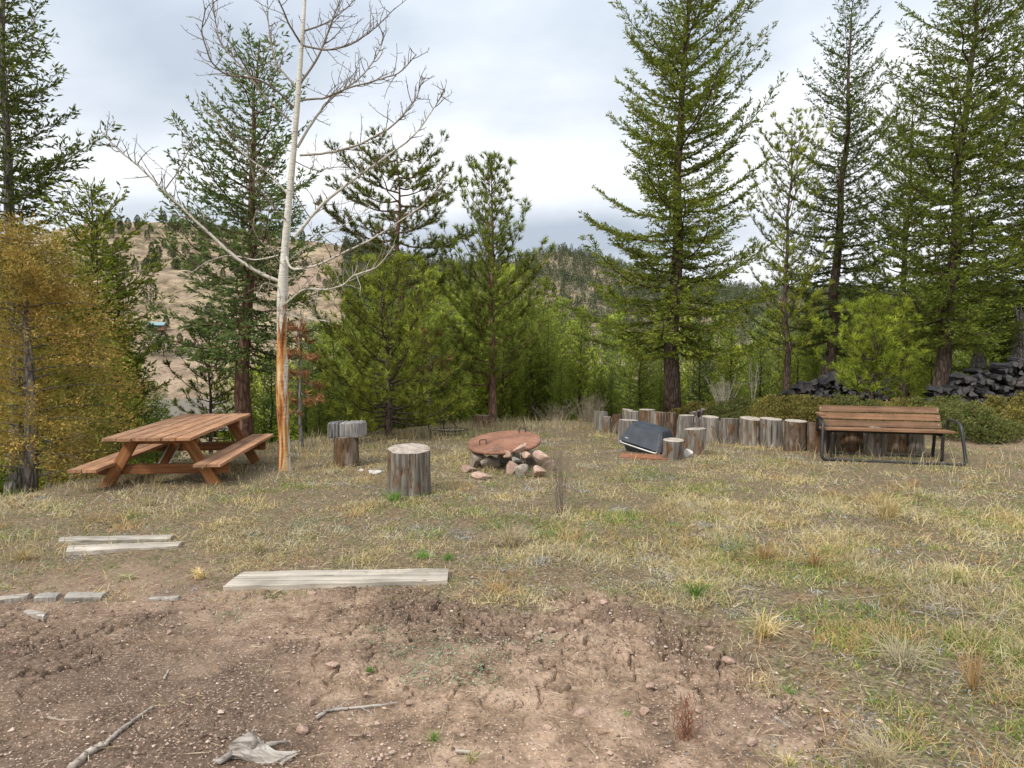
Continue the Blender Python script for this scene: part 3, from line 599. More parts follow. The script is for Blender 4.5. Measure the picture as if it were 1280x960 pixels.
TOPU = [-100, 0, 60, 130, 190, 230, 300, 380, 440, 500, 560, 600, 660, 720, 760, 830, 900, 980, 1060, 1150, 1230, 1330, 1500]
TOPV = [300, 300, 330, 360, 445, 505, 430, 400, 385, 350, 345, 340, 335, 375, 395, 385, 390, 375, 370, 360, 350, 335, 330]
regions = [(-60, 60, 'left of the golden juniper', 'trees on the left slope', 12), (60, 205, 'between the golden juniper and the lake view', 'trees on the left slope', 22), (290, 345, 'directly behind the aspen', 'trees behind the aspen', 12), (345, 420, 'right of the aspen trunk', 'trees behind the aspen', 20), (420, 490, 'above the post with the slab', 'trees behind the aspen', 20),
           (490, 560, 'above the large lone stump', 'trees beyond the fire pit', 20), (560, 640, 'behind the rusty lid', 'trees beyond the fire pit', 22), (640, 720, 'between the rusty lid and the stump row', 'trees beyond the fire pit', 24), (720, 800, 'behind the left end of the stump row', 'trees behind the big fir', 24), (800, 900, 'around the foot of the big fir', 'trees behind the big fir', 28),
           (900, 980, 'behind the middle of the stump row', 'trees behind the bench', 22), (980, 1060, 'above the left arm of the bench', 'trees behind the bench', 22), (1060, 1160, 'above the bench back', 'trees behind the bench', 24), (1160, 1400, 'behind the right wood pile', 'trees behind the bench', 40)]
looks = ['mid green pine', 'leafy green fir', 'bright green pine', 'yellow green fir', 'dull olive pine', 'dark green fir']
for (u0, u1, where, grp, cnt) in regions:
    cnt = int(cnt * .72)
    for i in range(cnt):
        u = u0 + (u1 - u0) * (i + rng.random()) / cnt; E = np.interp(u, PU, PE); f = rng.random(); near = i % 3 == 0; r_ = E + 1.6 + f * 3 if near else E + 3 + f ** 1.3 * 32
        if u < 205: r_ = 11 + f * 16
        az = math.atan((u - 640) / FPX); x, y = r_ * math.sin(az), r_ * math.cos(az); base_top = np.interp(u, TOPU, TOPV); top = base_top + (rng.uniform(25, 100) if near else rng.uniform(0, 60))
        H = CAMZ + (HOR - top) / FPX * y - gz(x, y)
        if H < 1.6: continue
        k = int(rng.integers(0, 6)) if not near else int(rng.choice([0, 2, 3, 1])); forest_tree(x, y, H, k, ('tall ' if H > 8 else 'small ' if H < 4.5 else '') + looks[k] + ' in the wood ' + where, grp, rng)

# ------------------------------------------------------------------ far hillside trees
def far_crown(seed, H=10, W=2.6, n=420, pal=DARK, trunky=.16):
    rng = np.random.default_rng(seed); Cn = Acc(); T = Acc(); tube(T, [(0, 0, -.5), (0, 0, H * .95)], [.22, .04], 5)
    h = trunky + (1 - trunky) * rng.random(n); a = rng.random(n) * 6.283; lob = .7 + .6 * fbm(np.cos(a) * 1.5 + h * 4, np.sin(a) * 1.5 + seed, 1, 2, seed); r = W * np.clip(np.sin(np.pi * (.12 + .88 * h)) ** .7, .05, 1) * lob * (.35 + .65 * rng.random(n) ** .6)
    B = np.stack([r * np.cos(a), r * np.sin(a), h * H], 1); D = np.stack([np.cos(a), np.sin(a), rng.uniform(-.2, .9, n)], 1) + rng.normal(size=(n, 3)) * .4
    diamonds(Cn, B, D, rng.uniform(.5, 1.1, n), rng.uniform(.3, .6, n), pick(pal, n, rng, .3), rng); return T, Cn
fp = []
for i in range(4):
    T, Cn = far_crown(200 + i, 10, [2.5, 3.3, 2.1, 2.9][i], 900, [DARK * 1.1, DARK * .8, DARK * 1.2, DARK * 1.5][i]); t_ = T.mesh('trunk'); c_ = Cn.mesh('crown', True); t_.materials.append(M_bark); c_.materials.append(M_farleaf); fp.append((t_, c_))
rng = np.random.default_rng(9); cnt = 0
def far_tree(x, y, s, lb, grp):
    t_, c_ = fp[int(rng.integers(0, 4))]; o = empty('pine_tree', (x, y, gz(x, y) - .2), lb, 'tree', grp, rng.random() * 6); o.scale = (s, s, s * rng.uniform(.9, 1.25))
    for nm, me in (('trunk', t_), ('crown', c_)):
        c = bpy.data.objects.new(nm, me); COL.objects.link(c); c.parent = o
hill_spots = [(150, 292, .9), (160, 288, .9), (172, 287, 1.0), (184, 300, .8), (205, 312, .9), (215, 325, .9), (232, 322, .9), (240, 330, .8), (252, 318, .7), (188, 380, 1.3), (186, 340, .9), (142, 335, .9), (208, 413, .8), (205, 455, 1.3), (190, 450, 1.3), (225, 430, .6), (233, 440, .6), (262, 400, .8), (268, 360, .8), (140, 300, .7), (220, 290, .7), (258, 300, .6), (275, 310, .7)]
for (u, v, s) in hill_spots:
    d = ray(u, v); t = 330.; lo = t
    while t < 900:
        p = np.array([0, 0, CAMZ]) + d * t
        if p[2] < gz(p[0], p[1]): break
        t += 4
    far_tree(p[0], p[1], s, 'dark pine standing alone on the dry tan hillside', 'pines dotted over the dry hill')
for i in range(130):        # ridge line and scattered slope trees of the dry hill
    u = rng.uniform(110, 330) if i % 5 else rng.uniform(330, 480); sc_ = rng.uniform(.45, .95)
    rd = np.interp(u, RU, RD); r_ = rd * (rng.uniform(.93, 1.01) if i < 75 else rng.uniform(.66, .95)); az = math.atan((u - 640) / FPX)
    if i >= 75:
        for _ in range(6):
            if float(fbm(np.array([r_ * math.sin(az)]), np.array([r_ * math.cos(az)]), 45, 2, 13)[0]) > .52: break
            r_ = rd * rng.uniform(.66, .98)
    far_tree(r_ * math.sin(az), r_ * math.cos(az), rng.uniform(.3, 1.15), 'small dark pine along the ridge and upper slope of the dry hill', 'pines on the ridge of the dry hill')
# far forested hill : one mass
def far_wood():
    rng = np.random.default_rng(77); acc = Acc(); n = 11500; u = rng.uniform(430, 1400, n); rd = np.interp(u, RU, RD); k = rng.uniform(.0, 1.0, n) ** .75; r_ = 400 + (rd * 1.01 - 400) * k
    az = np.arctan((u - 640) / FPX); x = r_ * np.sin(az); y = r_ * np.cos(az); keep = (fbm(x, y, 60, 3, 4) > .22) | (k > .93); x, y = x[keep], y[keep]; z = macro(x, y); n = len(x)
    m0 = 60; H = rng.uniform(6, 12.5, n); W = H * rng.uniform(.2, .3, n); ii = np.repeat(np.arange(n), m0); h = rng.random(len(ii)); a = rng.random(len(ii)) * 6.283; r = W[ii] * (1 - h) ** .7 * (.4 + .6 * rng.random(len(ii)))
    B = np.stack([x[ii] + r * np.cos(a), y[ii] + r * np.sin(a), z[ii] + h * H[ii]], 1); D = np.stack([np.cos(a), np.sin(a), rng.uniform(-.1, 1.2, len(ii))], 1) + rng.normal(size=(len(ii), 3)) * .3
    tc_ = pick(np.array([(.05, .068, .034), (.07, .088, .04), (.095, .105, .05)]), n, rng, .3)[ii]; diamonds(acc, B, D, rng.uniform(.8, 1.7, len(ii)), rng.uniform(.45, .9, len(ii)), tc_, rng)
    tag(acc.obj('distant_forest', M_farleaf, color=True), 'dark pine forest covering the far rounded hill', 'forest', kind='stuff')
far_wood()

# houses on the far side
def bx(acc, c, s, mat=0, rz=0):
    x, y, z = np.array(s) / 2.; V = np.array([(-x, -y, -z), (x, -y, -z), (x, y, -z), (-x, y, -z), (-x, -y, z), (x, -y, z), (x, y, z), (-x, y, z)])
    if rz: cz, sz = math.cos(rz), math.sin(rz); V[:, :2] = V[:, :2] @ np.array([[cz, sz], [-sz, cz]])
    acc.add(V + np.array(c), [[0, 3, 2, 1], [4, 5, 6, 7], [0, 1, 5, 4], [1, 2, 6, 5], [2, 3, 7, 6], [3, 0, 4, 7]], mat, smooth=False)
M_teal = simple('teal_metal_roof', (.16, .27, .30), .5); M_logwall = simple('brown_log_wall', (.19, .11, .07), .9); M_redwall = simple('reddish_house_wall', (.22, .10, .075), .9); M_rf = simple('brown_shingle_roof', (.12, .075, .06), .9); M_glass = simple('dark_window_glass', (.03, .035, .04), .2, 0, .6)
def house(name, label, cat, px, py, Y, W, D, H, wall, roofm, rz, nwin):
    d = ray(px, py); t = 352.
    while t < 900:
        p = np.array([0, 0, CAMZ]) + d * t
        if p[2] < gz(p[0], p[1]): break
        t += 2
    o = empty(name, (p[0], p[1], gz(p[0], p[1]) - .1), label, cat, rz=rz)
    a = Acc(); bx(a, (0, 0, H / 2), (W, D, H)); a.add([(-W / 2, -D / 2, H), (-W / 2, D / 2, H), (-W / 2, 0, H * 1.45), (W / 2, -D / 2, H), (W / 2, D / 2, H), (W / 2, 0, H * 1.45)], [[0, 1, 2], [3, 5, 4]], smooth=False); a.obj('wall', wall, o)
    a = Acc()
    for s in (-1, 1):
        y0 = s * D * .62; z0 = H * .9; a.add([(-W * .55, y0, z0), (W * .55, y0, z0), (W * .55, 0, H * 1.5), (-W * .55, 0, H * 1.5), (-W * .55, y0, z0 + .3), (W * .55, y0, z0 + .3), (W * .55, 0, H * 1.5 + .3), (-W * .55, 0, H * 1.5 + .3)],
              [[0, 3, 2, 1], [4, 5, 6, 7], [0, 1, 5, 4], [1, 2, 6, 5], [3, 0, 4, 7]], smooth=False)
    a.obj('roof', roofm, o)
    for i in range(nwin):
        a = Acc(); bx(a, (-W / 2 + W * (i + .5) / nwin, -D / 2 - .06, H * .55), (W / nwin * .4, .1, H * .35)); a.obj('window', M_glass, o)
house('cabin', 'small log cabin with a teal roof on the far dry hillside', 'cabin', 197, 413, 430, 8, 6, 3, M_logwall, M_teal, .2, 2)
house('house', 'reddish brown house glimpsed between the pines on the far slope', 'house', 449, 412, 440, 10, 8, 5, M_redwall, M_rf, -.5, 3)

# ------------------------------------------------------------------ aspen
def aspen():
    Y0 = gp(357, 588)[1]; rng = np.random.default_rng(44); base = gp(357, 588); T = Acc(); Bn = Acc()
    def W(px, py, dy=0): return atY(px, py, Y0 + dy) - base
    tr = [(357, 592, 10.5), (355, 575, 8.8), (353, 500, 8.2), (352, 400, 7.4), (356, 320, 6.4), (361, 250, 5.0), (366, 190, 4.2), (371, 130, 3.6), (375, 70, 3.1), (379, 10, 2.6), (382, -60, 2.2), (380, -140, 1.4), (384, -210, .7)]
    P = np.array([W(a, b) for a, b, _ in tr]); P[0, 2] = -.15; R = np.array([c * .84 * Y0 / FPX for *_, c in tr])
    # resample smoothly
    s = np.linspace(0, len(tr) - 1, 60); P2 = np.stack([np.interp(s, np.arange(len(tr)), P[:, k]) for k in range(3)], 1); R2 = np.interp(s, np.arange(len(tr)), R)
    R2 = R2 * (1 + .16 * (fbm(s * 1.0, s * 0 + 4, .45, 2, 6) - .5) * 2); P2[1:-1] = (P2[:-2] + 2 * P2[1:-1] + P2[2:]) / 4
    P2[:, 0] += (fbm(s, s * 0, 2.2, 2, 3) - .5) * .06; tube(T, P2, R2, 16, wob=.05, rng=rng, col=(1, 1, 1))
    main = [([(352, 353), (329, 344), (300, 327), (262, 292), (236, 268), (205, 238), (170, 205), (145, 185), (124, 160)], 3.6, -.5),
            ([(348, 319), (319, 326), (290, 318), (262, 325), (240, 340)], 1.3, .5),
            ([(367, 297), (382, 280), (401, 256), (445, 222), (473, 203), (520, 169), (545, 131), (557, 113)], 3.6, .6),
            ([(375, 194), (414, 191), (451, 181), (489, 159), (507, 141), (523, 119), (528, 95)], 2.4, -.6),
            ([(372, 184), (392, 150), (414, 122), (436, 108), (457, 91), (476, 62), (480, 40)], 2.6, .8),
            ([(378, 125), (407, 123), (429, 112), (470, 101), (501, 91), (521, 68)], 2.0, -.9),
            ([(374, 106), (398, 72), (411, 37), (425, 0), (440, -50)], 2.4, .3), ([(376, 56), (411, 64), (442, 55), (467, 37), (494, 10)], 1.9, -.4),
            ([(377, 40), (404, 31), (423, 19), (452, -8)], 1.8, .9), ([(375, 53), (360, 28), (346, -5), (335, -40)], 2.0, -.7), ([(370, 109), (345, 81), (336, 40), (334, -5)], 2.0, .9),
            ([(367, 134), (345, 112), (320, 97), (281, 115 - 20), (262, 75), (251, 40), (257, 10)], 2.3, -.8), ([(364, 152), (330, 120), (300, 81), (275, 55), (268, 20), (262, -20)], 2.0, .8),
            ([(360, 278), (340, 255), (320, 232), (310, 195), (312, 170)], 1.8, -1.0), ([(362, 245), (335, 215), (300, 190), (272, 150), (245, 135)], 1.7, 1.2),
            ([(357, 317), (363, 339), (397, 332), (429, 316), (468, 298), (500, 276), (532, 256), (560, 215)], 2.4, -1.0), ([(355, 382), (366, 372), (381, 360), (410, 363), (432, 355), (442, 344), (474, 334), (494, 305)], 1.9, -1.3),
            ([(355, 390), (370, 396), (397, 400), (412, 402)], .9, -.8), ([(351, 330), (342, 315), (320, 298), (316, 276), (322, 262)], .9, -1.2), ([(352, 360), (330, 352), (318, 372), (335, 368), (338, 345)], 1.1, -1.0),
            ([(205, 238), (222, 215), (235, 190), (242, 168)], 1.2, -.4), ([(355, 330), (405, 292), (442, 276), (462, 258)], 1.0, 1.0), ([(366, 200), (395, 215), (420, 208), (440, 210), (455, 205)], 1.1, 1.2)]
    def twigs(Q, rad, depth, budget):
        s = np.linspace(0, 1, len(Q)); Ltot = np.linalg.norm(np.diff(Q, axis=0), axis=1).sum(); n = int(Ltot / (.07 if depth == 0 else .09)); tg = unit(np.gradient(Q, axis=0))
        for i in range(n):
            f = .18 + .82 * (i + rng.random()) / max(n, 1); f = min(f, .99); p = np.array([np.interp(f, s, Q[:, k]) for k in range(3)]); t = np.array([np.interp(f, s, tg[:, k]) for k in range(3)])
            l = (rng.uniform(.10, .62) if depth == 0 else rng.uniform(.03, .12)) * (1.1 - .6 * f)
            d = unit(t * .55 + unit(rng.normal(size=3)) * .8 + np.array([0, 0, .22])); q = [p]; m = 5 if depth == 0 else 3
            for k in range(m): d = unit(d + rng.normal(size=3) * .16 + np.array([0, 0, .07])); q.append(q[-1] + d * l / m)
            q = np.array(q); r0_ = max(.004, min(.008, rad * .4)) * (1 if depth == 0 else .75); tube(Bn, q, np.linspace(r0_, .0026, len(q)), 3, cap=False, col=(.0, .0, .0) if Q[0][2] > 2.2 else (.5, .5, .5))
            if depth == 0: twigs(q, r0_, 1, 0)
    for pts, w, dep in main:
        n = len(pts); K = np.linspace(0, 1, n); Q0 = np.array([W(a, b, dep * k) for (a, b), k in zip(pts, K)]); s = np.linspace(0, 1, n * 4); Q = np.stack([np.interp(s, K, Q0[:, k]) for k in range(3)], 1)
        for _ in range(2): Q[1:-1] = (Q[:-2] + 2 * Q[1:-1] + Q[2:]) / 4
        Q[1:] += (rng.random((len(Q) - 1, 3)) - .5) * .008; r_ = w * .66 * Y0 / FPX; rr = .0045 + (r_ - .0045) * np.linspace(1, 0, len(Q)) ** .8; lowness = .85 if pts[0][1] > 290 else (.45 if pts[0][1] > 180 else .12)
        tube(Bn, Q, rr, 7, cap=False, col=(lowness,) * 3); twigs(Q, r_, 0, 0)
    for i in range(16):   # above the frame
        h = rng.uniform(-200, -20); k = np.interp(h, [-210, -140, -60, 10], [384, 380, 382, 379]); az = rng.random() * 6.28; p = W(k, h); l = rng.uniform(.4, 1.3) * (1 - (-h / 260)); s = np.linspace(0, 1, 7)[:, None]
        Q = p + np.array([math.cos(az), math.sin(az), .7]) * s * l + np.array([0, 0, .25]) * s * s * l; tube(Bn, Q, np.linspace(.014, .003, 7), 5, cap=False, col=(.25,) * 3); twigs(Q, .012, 0, 0)
    o = empty('aspen_tree', base, 'leafless white aspen with orange stripped bark low on its trunk', 'tree'); T.obj('trunk', M_aspen, o, color=True); Bn.obj('branches', M_aspen, o, color=True)
aspen()

# ------------------------------------------------------------------ wooden furniture helpers
def plank(name, size, mat, parent=None, loc=(0, 0, 0), rot=(0, 0, 0), bev=.004, axis=0, wear=.0, seed=0):
    bm = bmesh.new(); bmesh.ops.create_cube(bm, size=1)
    for v in bm.verts: v.co = Vector((v.co.x * size[0], v.co.y * size[1], v.co.z * size[2]))
    if wear:
        ed = [e_ for e_ in bm.edges if abs((e_.verts[0].co - e_.verts[1].co)[axis]) > size[axis] * .9]; bmesh.ops.subdivide_edges(bm, edges=ed, cuts=14, use_grid_fill=True)
        rr = random.Random(seed); off = {}
        for v in bm.verts:
            k = round(v.co[axis], 3); a, b = off.setdefault(k, (rr.uniform(-1, 1), rr.uniform(-1, 1)))
            for q in range(3):
                if q != axis: v.co[q] += wear * (a if q == 2 else b) * .5 + rr.uniform(-.4, .4) * wear
    bmesh.ops.bevel(bm, geom=[e_ for e_ in bm.edges if e_.calc_face_angle(0) > .8], offset=bev, segments=2, affect='EDGES')
    me = bpy.data.meshes.new(name); bm.to_mesh(me); bm.free(); me.materials.append(mat); o = bpy.data.objects.new(name, me); COL.objects.link(o)
    if parent: o.parent = parent
    o.location = loc; o.rotation_euler = rot; return o
def tubeobj(name, pts, r, mat, parent=None, sides=10, label=None, res=True):
    acc = Acc(); P = np.array(pts, float)
    if res:
        n = len(P); s = np.linspace(0, n - 1, n * 5); P = np.stack([np.interp(s, np.arange(n), P[:, k]) for k in range(3)], 1)
        for _ in range(2): P[1:-1] = (P[:-2] + 2 * P[1:-1] + P[2:]) / 4
    tube(acc, P, r, sides); o = acc.obj(name, mat, parent); return o

# picnic table (local: x across, y along, origin under the near end)
def picnic():
    nL = atY(129, 548.5, 6.96); nR = atY(236, 547, 6.96); fL = atY(231, 518.6, 9.15); fR = atY(312.5, 515.5, 9.15)
    nc = (nL + nR) / 2; fc = (fL + fR) / 2; ax = unit(fc - nc); wd = float(np.linalg.norm(nR - nL)) * .99; ln = float(np.linalg.norm(fc - nc)); xx = unit(np.cross(ax, [0, 0, 1.])); zz = np.cross(xx, ax)
    rx = math.atan2(nR[2] - nL[2], wd)
    M_ = Matrix([[xx[0], ax[0], zz[0], nc[0]], [xx[1], ax[1], zz[1], nc[1]], [xx[2], ax[2], zz[2], nc[2]], [0, 0, 0, 1]])
    gH = nc[2] - gz(nc[0], nc[1]); org = M_ @ Vector((0, 0, -gH)); M0 = M_.copy(); M0.translation = org
    o = empty('picnic_table', (0, 0, 0), 'reddish brown wooden picnic table with attached benches, left of the aspen', 'picnic table'); o.matrix_world = M0
    n = 6; g = .007; pw = (wd - g * (n - 1)) / n
    for i in range(n): plank('tabletop_plank', (pw, ln, .036), M_table, o, (-wd / 2 + pw * (i + .5) + g * i, ln / 2 + (-.006 if i % 2 else .004), gH - .018), wear=.0025, axis=1, seed=i)
    sh = gH - .30
    for sx, dy in ((-1, -.10), (1, .0)):
        for k in range(2): plank('seat_plank', (.145, ln, .036), M_table, o, (sx * (wd / 2 + .085 + .152 * k), ln / 2 + dy, sh - .018 - (.02 if sx < 0 else 0)), wear=.0025, axis=1, seed=20 + k + sx)
    for fy in (.34, ln - .36):
        for sx in (-1, 1):
            top = np.array([sx * .27, gH - .04]); bot = np.array([sx * .62, -.06]); d = bot - top; l = np.linalg.norm(d); ang = math.atan2(d[0], -d[1])
            plank('leg', (.125, .04, l), M_table_z, o, ((top[0] + bot[0]) / 2, fy, (top[1] + bot[1]) / 2), (0, -ang, 0), axis=2)
        plank('seat_beam', (wd + .56, .04, .115), M_table_x, o, (0, fy + .043, sh - .036 - .06 - .02))
        plank('top_beam', (wd * .86, .04, .085), M_table_x, o, (0, fy + .043, gH - .036 - .045))
        s = 1 if fy < 1 else -1
        for sx in (-.06, .06): tubeobj('metal_brace', [(sx, fy + .06 * s, sh - .08), (sx, fy + .62 * s, gH - .05)], .008, M_bolt, o, 6, res=False)
    plank('centre_batten', (.09, .04, .05), M_table_x, o, (0, ln / 2, gH - .062))
    for fy in (.34,):
        for sx in (-1, 1):
            for q in (0, 1): a = Acc(); tube(a, [(sx * (.30 + .165 * q + .0), fy - .03, (gH - .08) if q == 0 else sh - .11), (sx * (.30 + .165 * q), fy - .018, (gH - .08) if q == 0 else sh - .11)], .009, 8); a.obj('bolt', M_bolt, o)
picnic()

# park bench on the right
def bench():
    fr = gp(1197, 583); fl = gp(1030, 569)
    fr = np.array([(1197 - 640) / FPX * 8.9, 8.9, 0]); fl = np.array([(1030 - 640) / FPX * 9.4, 9.4, 0]); ax = unit(fr - fl); Ln = float(np.linalg.norm(fr - fl)); mid = (fr + fl) / 2; ang = math.atan2(ax[1], ax[0])
    z = gz(mid[0], mid[1]); o = empty('park_bench', (mid[0], mid[1], z), 'slatted brown bench with black tube frame in front of the stumps at the right', 'bench', rz=ang); h = Ln / 2; sh = .425
    for k in range(3): plank('seat_slat', (Ln, .13, .034), M_bench, o, (0, .07 + .14 * k, sh + .004 * (2 - k)), (math.radians(-2), 0, 0), wear=.002, seed=k)
    for k in range(3):
        zz = sh + .065 + .108 * k; s = plank('back_slat', (Ln * (.975 - .012 * k), .03, .095), M_bench, o, (-.02, .47 + .032 * k, zz), (math.radians(-15), 0, 0), wear=.002, seed=5 + k)
        for sx in (-1, 1):
            a = Acc(); tube(a, [(sx * Ln * .465, -.021, .0), (sx * Ln * .465, -.0145, .0)], .009, 8); a.obj('bolt', M_bolt, s)
    r = .022
    for sx in (-1, 1):
        x = sx * h * .93; xo = sx * (h + .02)
        # back support and seat bearer
        tubeobj('back_support', [(x - sx * .1, .56, sh + .33), (x - sx * .1, .46, sh + .02), (x - sx * .1, .42, sh - .04), (x - sx * .1, .10, sh - .045)], r * .8, M_black, o)
        tubeobj('front_leg', [(x - sx * .08, .06, sh - .03), (x - sx * .08, .08, .2), (x - sx * .08, .1, .02)], r, M_black, o)
        tubeobj('rear_leg', [(x - sx * .08, .42, sh - .04), (x - sx * .08, .45, .2), (x - sx * .08, .5, .02)], r, M_black, o)
        tubeobj('arm_frame', [(xo, .44, sh - .05), (xo, .40, sh + .14), (xo, .33, sh + .165), (xo, .0, sh + .15), (xo, -.12, sh + .10), (xo + sx * .02, -.19, .22), (xo + sx * .03, -.22, .07), (xo + sx * .0, -.22, .02), (xo - sx * .18, -.2, .018)], r, M_black, o)
        if sx < 0: plank('arm_rest', (.085, .42, .028), M_bench, o, (xo, .14, sh + .225), axis=1)
    tubeobj('floor_rail', [(-h * .95, -.2, .018), (0, -.19, .012), (h * .87, -.2, .018)], r * .9, M_black, o)
    tubeobj('rear_floor_rail', [(-h * .85, .5, .02), (h * .85, .5, .02)], r * .8, M_black, o)
    tubeobj('seat_bearer', [(-h * .9, .25, sh - .04), (h * .9, .25, sh - .04)], r * .7, M_black, o)
bench()

# ------------------------------------------------------------------ stumps
def stump_mesh(w, h, seed, notch=3, taper=.06, tilt=0, rough=.06):
    tilt = tilt + np.random.default_rng(seed + 50).normal() * .035; taper = taper + np.random.default_rng(seed + 51).normal() * .05; rough = max(rough, .10)
    rng = np.random.default_rng(seed); n = 48; rows = 12; th = np.arange(n) / n * 2 * np.pi; r = w / 2
    prof = 1 + rough * (fbm(np.cos(th) * 2 + 9, np.sin(th) * 2 + seed, 1, 3, seed) - .5) * 2
    for _ in range(notch):
        a = rng.random() * 6.28; dth = np.abs((th - a + np.pi) % (2 * np.pi) - np.pi); prof -= rng.uniform(.03, .09) * np.exp(-(dth / rng.uniform(.05, .09)) ** 2)
    V = []; tx = rng.normal() * .03 * h + tilt * h; sx, sy = rng.normal(size=2) * .04
    for i in range(rows + 1):
        z = -.06 + (h + .06) * i / rows; k = 1 + taper * (1 - i / rows) ** 2 + .03 * (fbm(np.cos(th) * 3 + i * .35, np.sin(th) * 3, 1, 2, seed + 5) - .5)
        rr = r * prof * k * (1 if i < rows else .985); V.append(np.stack([rr * np.cos(th) + tx * i / rows, rr * np.sin(th), np.full(n, z) + (sx * np.cos(th) + sy * np.sin(th)) * r * (i / rows) * 2], 1))
    a = Acc(); V = np.concatenate(V); i = np.arange(rows)[:, None] * n; j = np.arange(n)[None]; k = (j + 1) % n; a.add(V, np.stack([i + j, i + k, i + n + k, i + n + j], -1).reshape(-1, 4), 0)
    last = V[-n:]; c = last.mean(0); a.add(np.concatenate([last, c + (last - c) * .5 + np.array([0, 0, .003]), c[None] + [[0, 0, .001]]]), np.array([[q, (q + 1) % n, n + (q + 1) % n, n + q] for q in range(n)]), 1, smooth=False)
    b = a.n - 2 * n - 1; a.faces(np.array([[b + n + q, b + n + (q + 1) % n, b + 2 * n] for q in range(n)]), 1, False); return a
def stump(px0, px1, top, base, mat, label, group='upright log rounds lined up as a border', seed=0, notch=3, tilt=0, name='stump', dy=0, rough=.06):
    c = gp((px0 + px1) / 2, base); w = (px1 - px0) * c[1] / FPX; y = c[1] + w * .42 + dy; x = ((px0 + px1) / 2 - 640) / FPX * y; zt = CAMZ - (top - HOR + 1) / FPX * y; z = gz(x, y)
    o = stump_mesh(w, max(.15, zt - z), seed, notch, tilt=tilt, rough=rough).obj(name, [M_st[mat], M_cut]); o.location = (x, y, z); o.rotation_euler = (0, 0, 0); tag(o, label, 'stump', group); return o
rows = [(743, 760, 513, 538, 0, 'tall grey stump at the far left end of the stump row'), (754, 765, 520, 540, 1, 'small stump in front of the leftmost tall one'), (765, 777, 517, 542, 2, 'brown stump left of the grey block behind the grill'),
        (777, 791, 511, 535, 1, 'low stump peeking from behind near the left end of the row'), (786, 800, 513, 541, 0, 'grey stump just behind the top of the black grill'), (800, 820, 511, 545, 2, 'tall stump with dark bark under the big fir'),
        (814, 833, 514, 547, 1, 'grey and brown stump just left of the fir trunk'), (832, 846, 515, 549, 2, 'brown patchy stump in front of the fir trunk'), (845, 865, 518, 552, 0, 'grey leaning stump right of the fir trunk'),
        (879, 900, 520, 552, 0, 'grey stump with a dark split, first right of the gnarled one'), (901, 924, 522, 555, 1, 'stump with a pale top and brown base, second right of the gnarled one'), (925, 952, 522, 558, 1, 'grey and orange stump in the middle right of the row'),
        (953, 980, 522.5, 560, 0, 'all grey stump with straight grain near the bench'), (981, 1008, 525, 565, 2, 'orange brown stump just left of the bench'), (1011, 1030, 528, 566, 2, 'brown stump behind the left arm of the bench'),
        (1031, 1049, 530, 567, 2, 'dark brown stump under the left end of the bench'), (1050, 1079, 530, 566, 2, 'wide brown stump seen below the bench seat'), (1082, 1108, 532, 570, 0, 'pale grey stump under the middle of the bench'),
        (1110, 1134, 530, 566, 2, 'shaded stump right of the pale one under the bench'), (1136, 1156, 530, 567, 1, 'last stump of the row below the right part of the bench')]
for i, (a, b, t, bs, mt, lb) in enumerate(rows): stump(a, b, t, bs, mt, lb, seed=300 + i, tilt=.04 if i == 8 else 0)
stump(773, 797, 524, 556, 0, 'square looking grey log round left of the black grill', 'log rounds around the grill', 330, dy=-.02)
stump(829, 855, 549, 575, 0, 'short grey log round right in front of the grill', 'log rounds around the grill', 331)
stump(855, 881, 535, 569, 1, 'log round with orange streaks right of the grill', 'log rounds around the grill', 332)
stump(483, 539, 560, 620, 1, 'large weathered grey stump standing alone before the fire pit', 'large lone stumps', 333, notch=7)
stump(417, 448, 545, 584, 2, 'stripped log post with orange wood carrying a grey slab', 'large lone stumps', 334, name='log_post')
stump(591, 613, 518, 534, 2, 'small reddish stump behind the rusty fire pit lid', 'large lone stumps', 335, rough=.2)
# gnarled root stump
a = Acc(); rng = np.random.default_rng(3); c = gp(873, 548)
tube(a, [(0, 0, -.05), (.02, 0, .15), (-.03, 0, .3), (0, .02, .42)], [.14, .11, .12, .09], 14, wob=.5, rng=rng)
for q in range(7):
    an = q * .9; tube(a, [(0, 0, .3), (.1 * math.cos(an), .1 * math.sin(an), .36 + .03 * q), (.17 * math.cos(an), .15 * math.sin(an), .40 + .02 * q)], [.05, .035, .012], 7, wob=.4, rng=rng)
o = a.obj('stump', M_st[0]); o.location = (c[0] * 1.02, c[1] * 1.02, c[2]); tag(o, 'gnarled root stump with broken stubs, in the row right of the fir', 'stump', 'upright log rounds lined up as a border')
# slab on post : two halves with a split
c = gp(432, 584); y = c[1] + .16; zt = CAMZ - (545 - HOR + 1) / FPX * y; x0 = (412 - 640) / FPX * y; x1 = (455 - 640) / FPX * y; hh = (545 - 527) / FPX * y
o = empty('wood_slab', ((x0 + x1) / 2, y, zt + .002), 'split grey block of wood lying on top of the orange post', 'wood slab')
w = x1 - x0; plank('slab_half', (w * .33, .30, hh), M_slab, o, (-w * .335, 0, hh / 2), (0, .01, .02), .012, wear=.012, seed=1); plank('slab_half', (w * .65, .30, hh * .98), M_slab, o, (w * .175, 0, hh / 2), (0, -.01, -.01), .012, wear=.012, seed=2)

